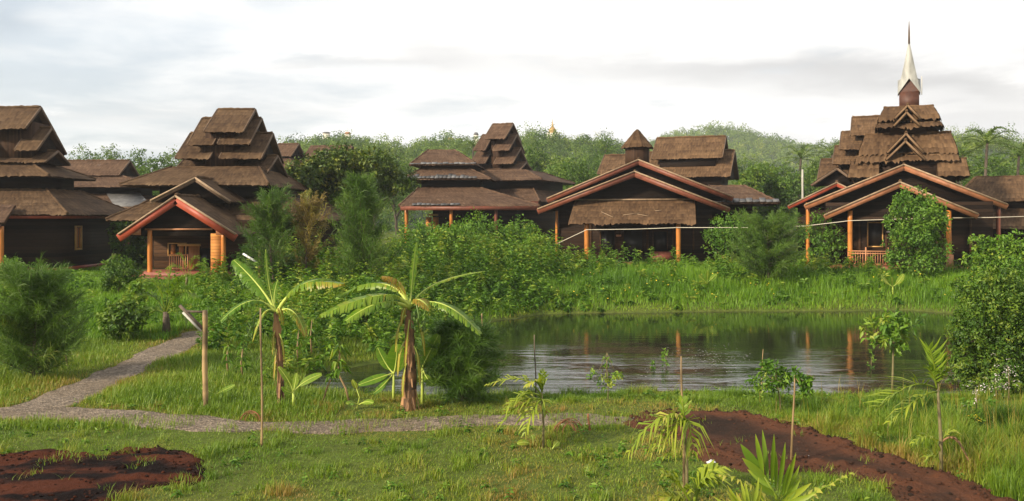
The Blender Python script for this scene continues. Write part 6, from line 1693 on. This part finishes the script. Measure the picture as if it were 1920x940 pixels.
# stray tufts on the bare soil
x, y = scatter(60000, 9.4, 15, 3); k = (sdpoly(x, y, POND) > .1) & (((dirtd(x, y) < .05) & (fnoise(x, y, .4, 15) > .70)) | ((mudd(x, y) < .05) & (fnoise(x, y, .45, 16) > .68)) | ((np.abs(pathd(x, y) + .12) < .26) & (fnoise(x, y, .5, 17) > .42)))
x, y = x[k], y[k]
blades(x, y, .13 * rg.uniform(.4, 1.4, len(x)), np.full(len(x), .009), tintf(x, y, 12, .62, .3), 'grass', 'grass', 'stray tufts growing on the bare soil and path edges', lean=.6, seed=4)
# meadow between the path and the houses, on the near-left
x, y = scatter(360000, 14, 26, 5); k = landmask(x, y, .0, .05) & ((x < 3) | (y < 18)) & (y > 17.5 - 4 * (x < -3)) & (x < .5)
k &= rg.uniform(size=len(x)) < .5 + .5 * fnoise(x, y, 1.2, 8)
x, y = x[k], y[k]
h = (.08 + .24 * fnoise(x, y, 1.3, 9) ** 1.6) * rg.uniform(.5, 1.4, len(x)) * (1 - .5 * np.exp(-np.maximum(pathd(x, y), 0) / .4))
blades(x, y, h, np.full(len(x), .012), tintf(x, y, 13, .54, .32, 3) + .3 * np.exp(-np.maximum(pathd(x, y), 0) / .4), 'grass', 'grass', 'longer meadow grass on the slope behind the gravel path', lean=.45, seed=6)
# slope up to the houses
x, y = scatter(620000, 24, 50, 7); k = landmask(x, y, .1, .1, .05) & (rg.uniform(size=len(x)) < .4 + .6 * fnoise(x, y, 2.5, 8))
x, y = x[k], y[k]
bank = ss(1.0, 4.0, x) * (y < 43)
h = (.14 + .44 * fnoise(x, y, 1.1, 19) ** 1.3) * (1 + .45 * bank * ss(35.5, 39, y)) * (1 - .55 * (x < -14) * (y > 35)) * rg.uniform(.5, 1.35, len(x)) * (1 - .25 * (1 - bank))
h *= .55 + .45 * ss(0, 1.2, sdpoly(x, y, POND))
edge = np.exp(-np.maximum(sdpoly(x, y, POND), 0) / .5) * .35
blades(x, y, h, np.full(len(x), .020), tintf(x, y, 14, .42, .40, 2.6) + edge, 'bankgrass', 'grass', 'lush grass on the far bank and around the houses', lean=.4, seed=8)
r_ = np.random.default_rng(8); n = 900
x = np.concatenate([r_.normal(8.3, .5, n // 2), r_.uniform(4.5, 11, n // 2)]); y = np.concatenate([r_.normal(14.2, .9, n // 2), r_.uniform(11, 17, n // 2)])
k = landmask(x, y, .1, .15, .4); x, y = x[k], y[k]
blades(x, y, r_.uniform(.25, .62, len(x)), np.full(len(x), .007), r_.uniform(.8, 1, len(x)), 'grass', 'dry_grass', 'dry pale grass stalks standing among the tall green grass', lean=.3, seed=9)
# broad leaved undergrowth
r_ = np.random.default_rng(31)
x, y = scatter(10500, 18.5, 48, 21)
px = CX + x / y * F; py_ = YH + (CAMZ - terrain(x, y)) / y * F
dens = ss(440, 600, px) * ss(1130, 960, px) * 1.0 + .42 * ss(1330, 1100, px) * (px > 900) * (sdpoly(x, y, POND) < 3.6) + .30 * (px > 1050) * (sdpoly(x, y, POND) > .3) + .30 * (px > 1330) * (px < 1560) * (y > 37) + .16 * (px < 520) * (y > 25) * (y < 35)  + .55 * (px < 480) * (px > 370) * (y > 22)
dens = dens * (.35 + .9 * fnoise(x, y, 2.4, 33))
k = landmask(x, y, .25, .2, .1) & (r_.uniform(size=len(x)) < dens)
x, y = x[k], y[k]; n = len(x)
pxk = CX + x / y * F
h = (.55 + 1.15 * fnoise(x, y, 3, 34)) * r_.uniform(.6, 1.25, n) * (1 + .35 * (y > 38)) * (.35 + .65 * ss(0, 4, sdpoly(x, y, POND))) * (1 - .5 * (pxk > 1050)) * (1 - .45 * (pxk < 480))
base = np.stack([x, y, terrain(x, y) - .03], 1)
m = MB(); st = MB()
stalks(m, None, base, h, 22, .15 + .12 * r_.uniform(size=n) + .05 * (y > 32), .45, r_, np.clip(.16 + .85 * fnoise(x, y, 2.2, 35) + r_.normal(0, .16, n), 0, 1))  # tint spread widened so dark leaves stand in for shadows among the weeds
tag(m.build('undergrowth', M['weed']), 'tangled broad leaved weeds covering the slope between pond and houses', 'undergrowth', kind='stuff')
# low broad leaved weeds in the lawn
r_ = np.random.default_rng(55)
x, y = scatter(2600, 9.5, 18, 56); k = landmask(x, y, .02, .02, .3) & (r_.uniform(size=len(x)) < ss(.45, .7, fnoise(x, y, 1.5, 57)) * .8 + .08); x, y = x[k], y[k]; n = len(x)
m = MB(); stalks(m, None, np.stack([x, y, terrain(x, y)], 1), .05 + .12 * r_.uniform(size=n) ** 2, 9, .05 + .06 * r_.uniform(size=n), .5, r_, np.clip(.35 + .4 * r_.uniform(size=n), 0, 1))
tag(m.build('lawn_weeds', M['weed']), 'low leafy weeds dotted through the near lawn', 'weeds', kind='stuff')
# tiny yellow flowers along the bank
x, y = scatter(2600, 33, 38, 41); k = landmask(x, y) & (x > 2) & (fnoise(x, y, 1.5, 42) > .55) & (r_.uniform(size=len(x)) < .35); x, y = x[k], y[k]; n = len(x)
P = np.stack([x, y, terrain(x, y) + .25 + .3 * r_.uniform(size=n)], 1); a = r_.uniform(0, 6.28, n)
m = MB(); m.leaves(P, np.stack([np.cos(a), np.sin(a), .4 + 0 * a], 1), np.tile((0, -.6, .8), (n, 1)), .055, .055, r_.uniform(0, 1, n))
tag(m.build('yellow_blossoms', M['yellow']), 'scattered yellow blossoms in the far bank grass', 'flowers', kind='stuff')

# ------------------------------------------------------------------ air
m = MB(); m.box((-700, -70, -9), (700, 1000, 130))
hz = m.build('haze', bpy.data.materials.new('pale_air'))
hm = hz.data.materials[0]; hm.use_nodes = True; ht = hm.node_tree; ht.nodes.clear()
ho = N(ht, 'ShaderNodeOutputMaterial'); pv = N(ht, 'ShaderNodeVolumePrincipled', inp={'Density': HAZE})
pv.inputs['Color'].default_value = (0.93, 0.96, 1.0, 1); pv.inputs['Anisotropy'].default_value = 0.0
ht.links.new(pv.outputs[0], ho.inputs['Volume'])
tag(hz, 'thin pale air softening the far hills', 'haze', kind='stuff')
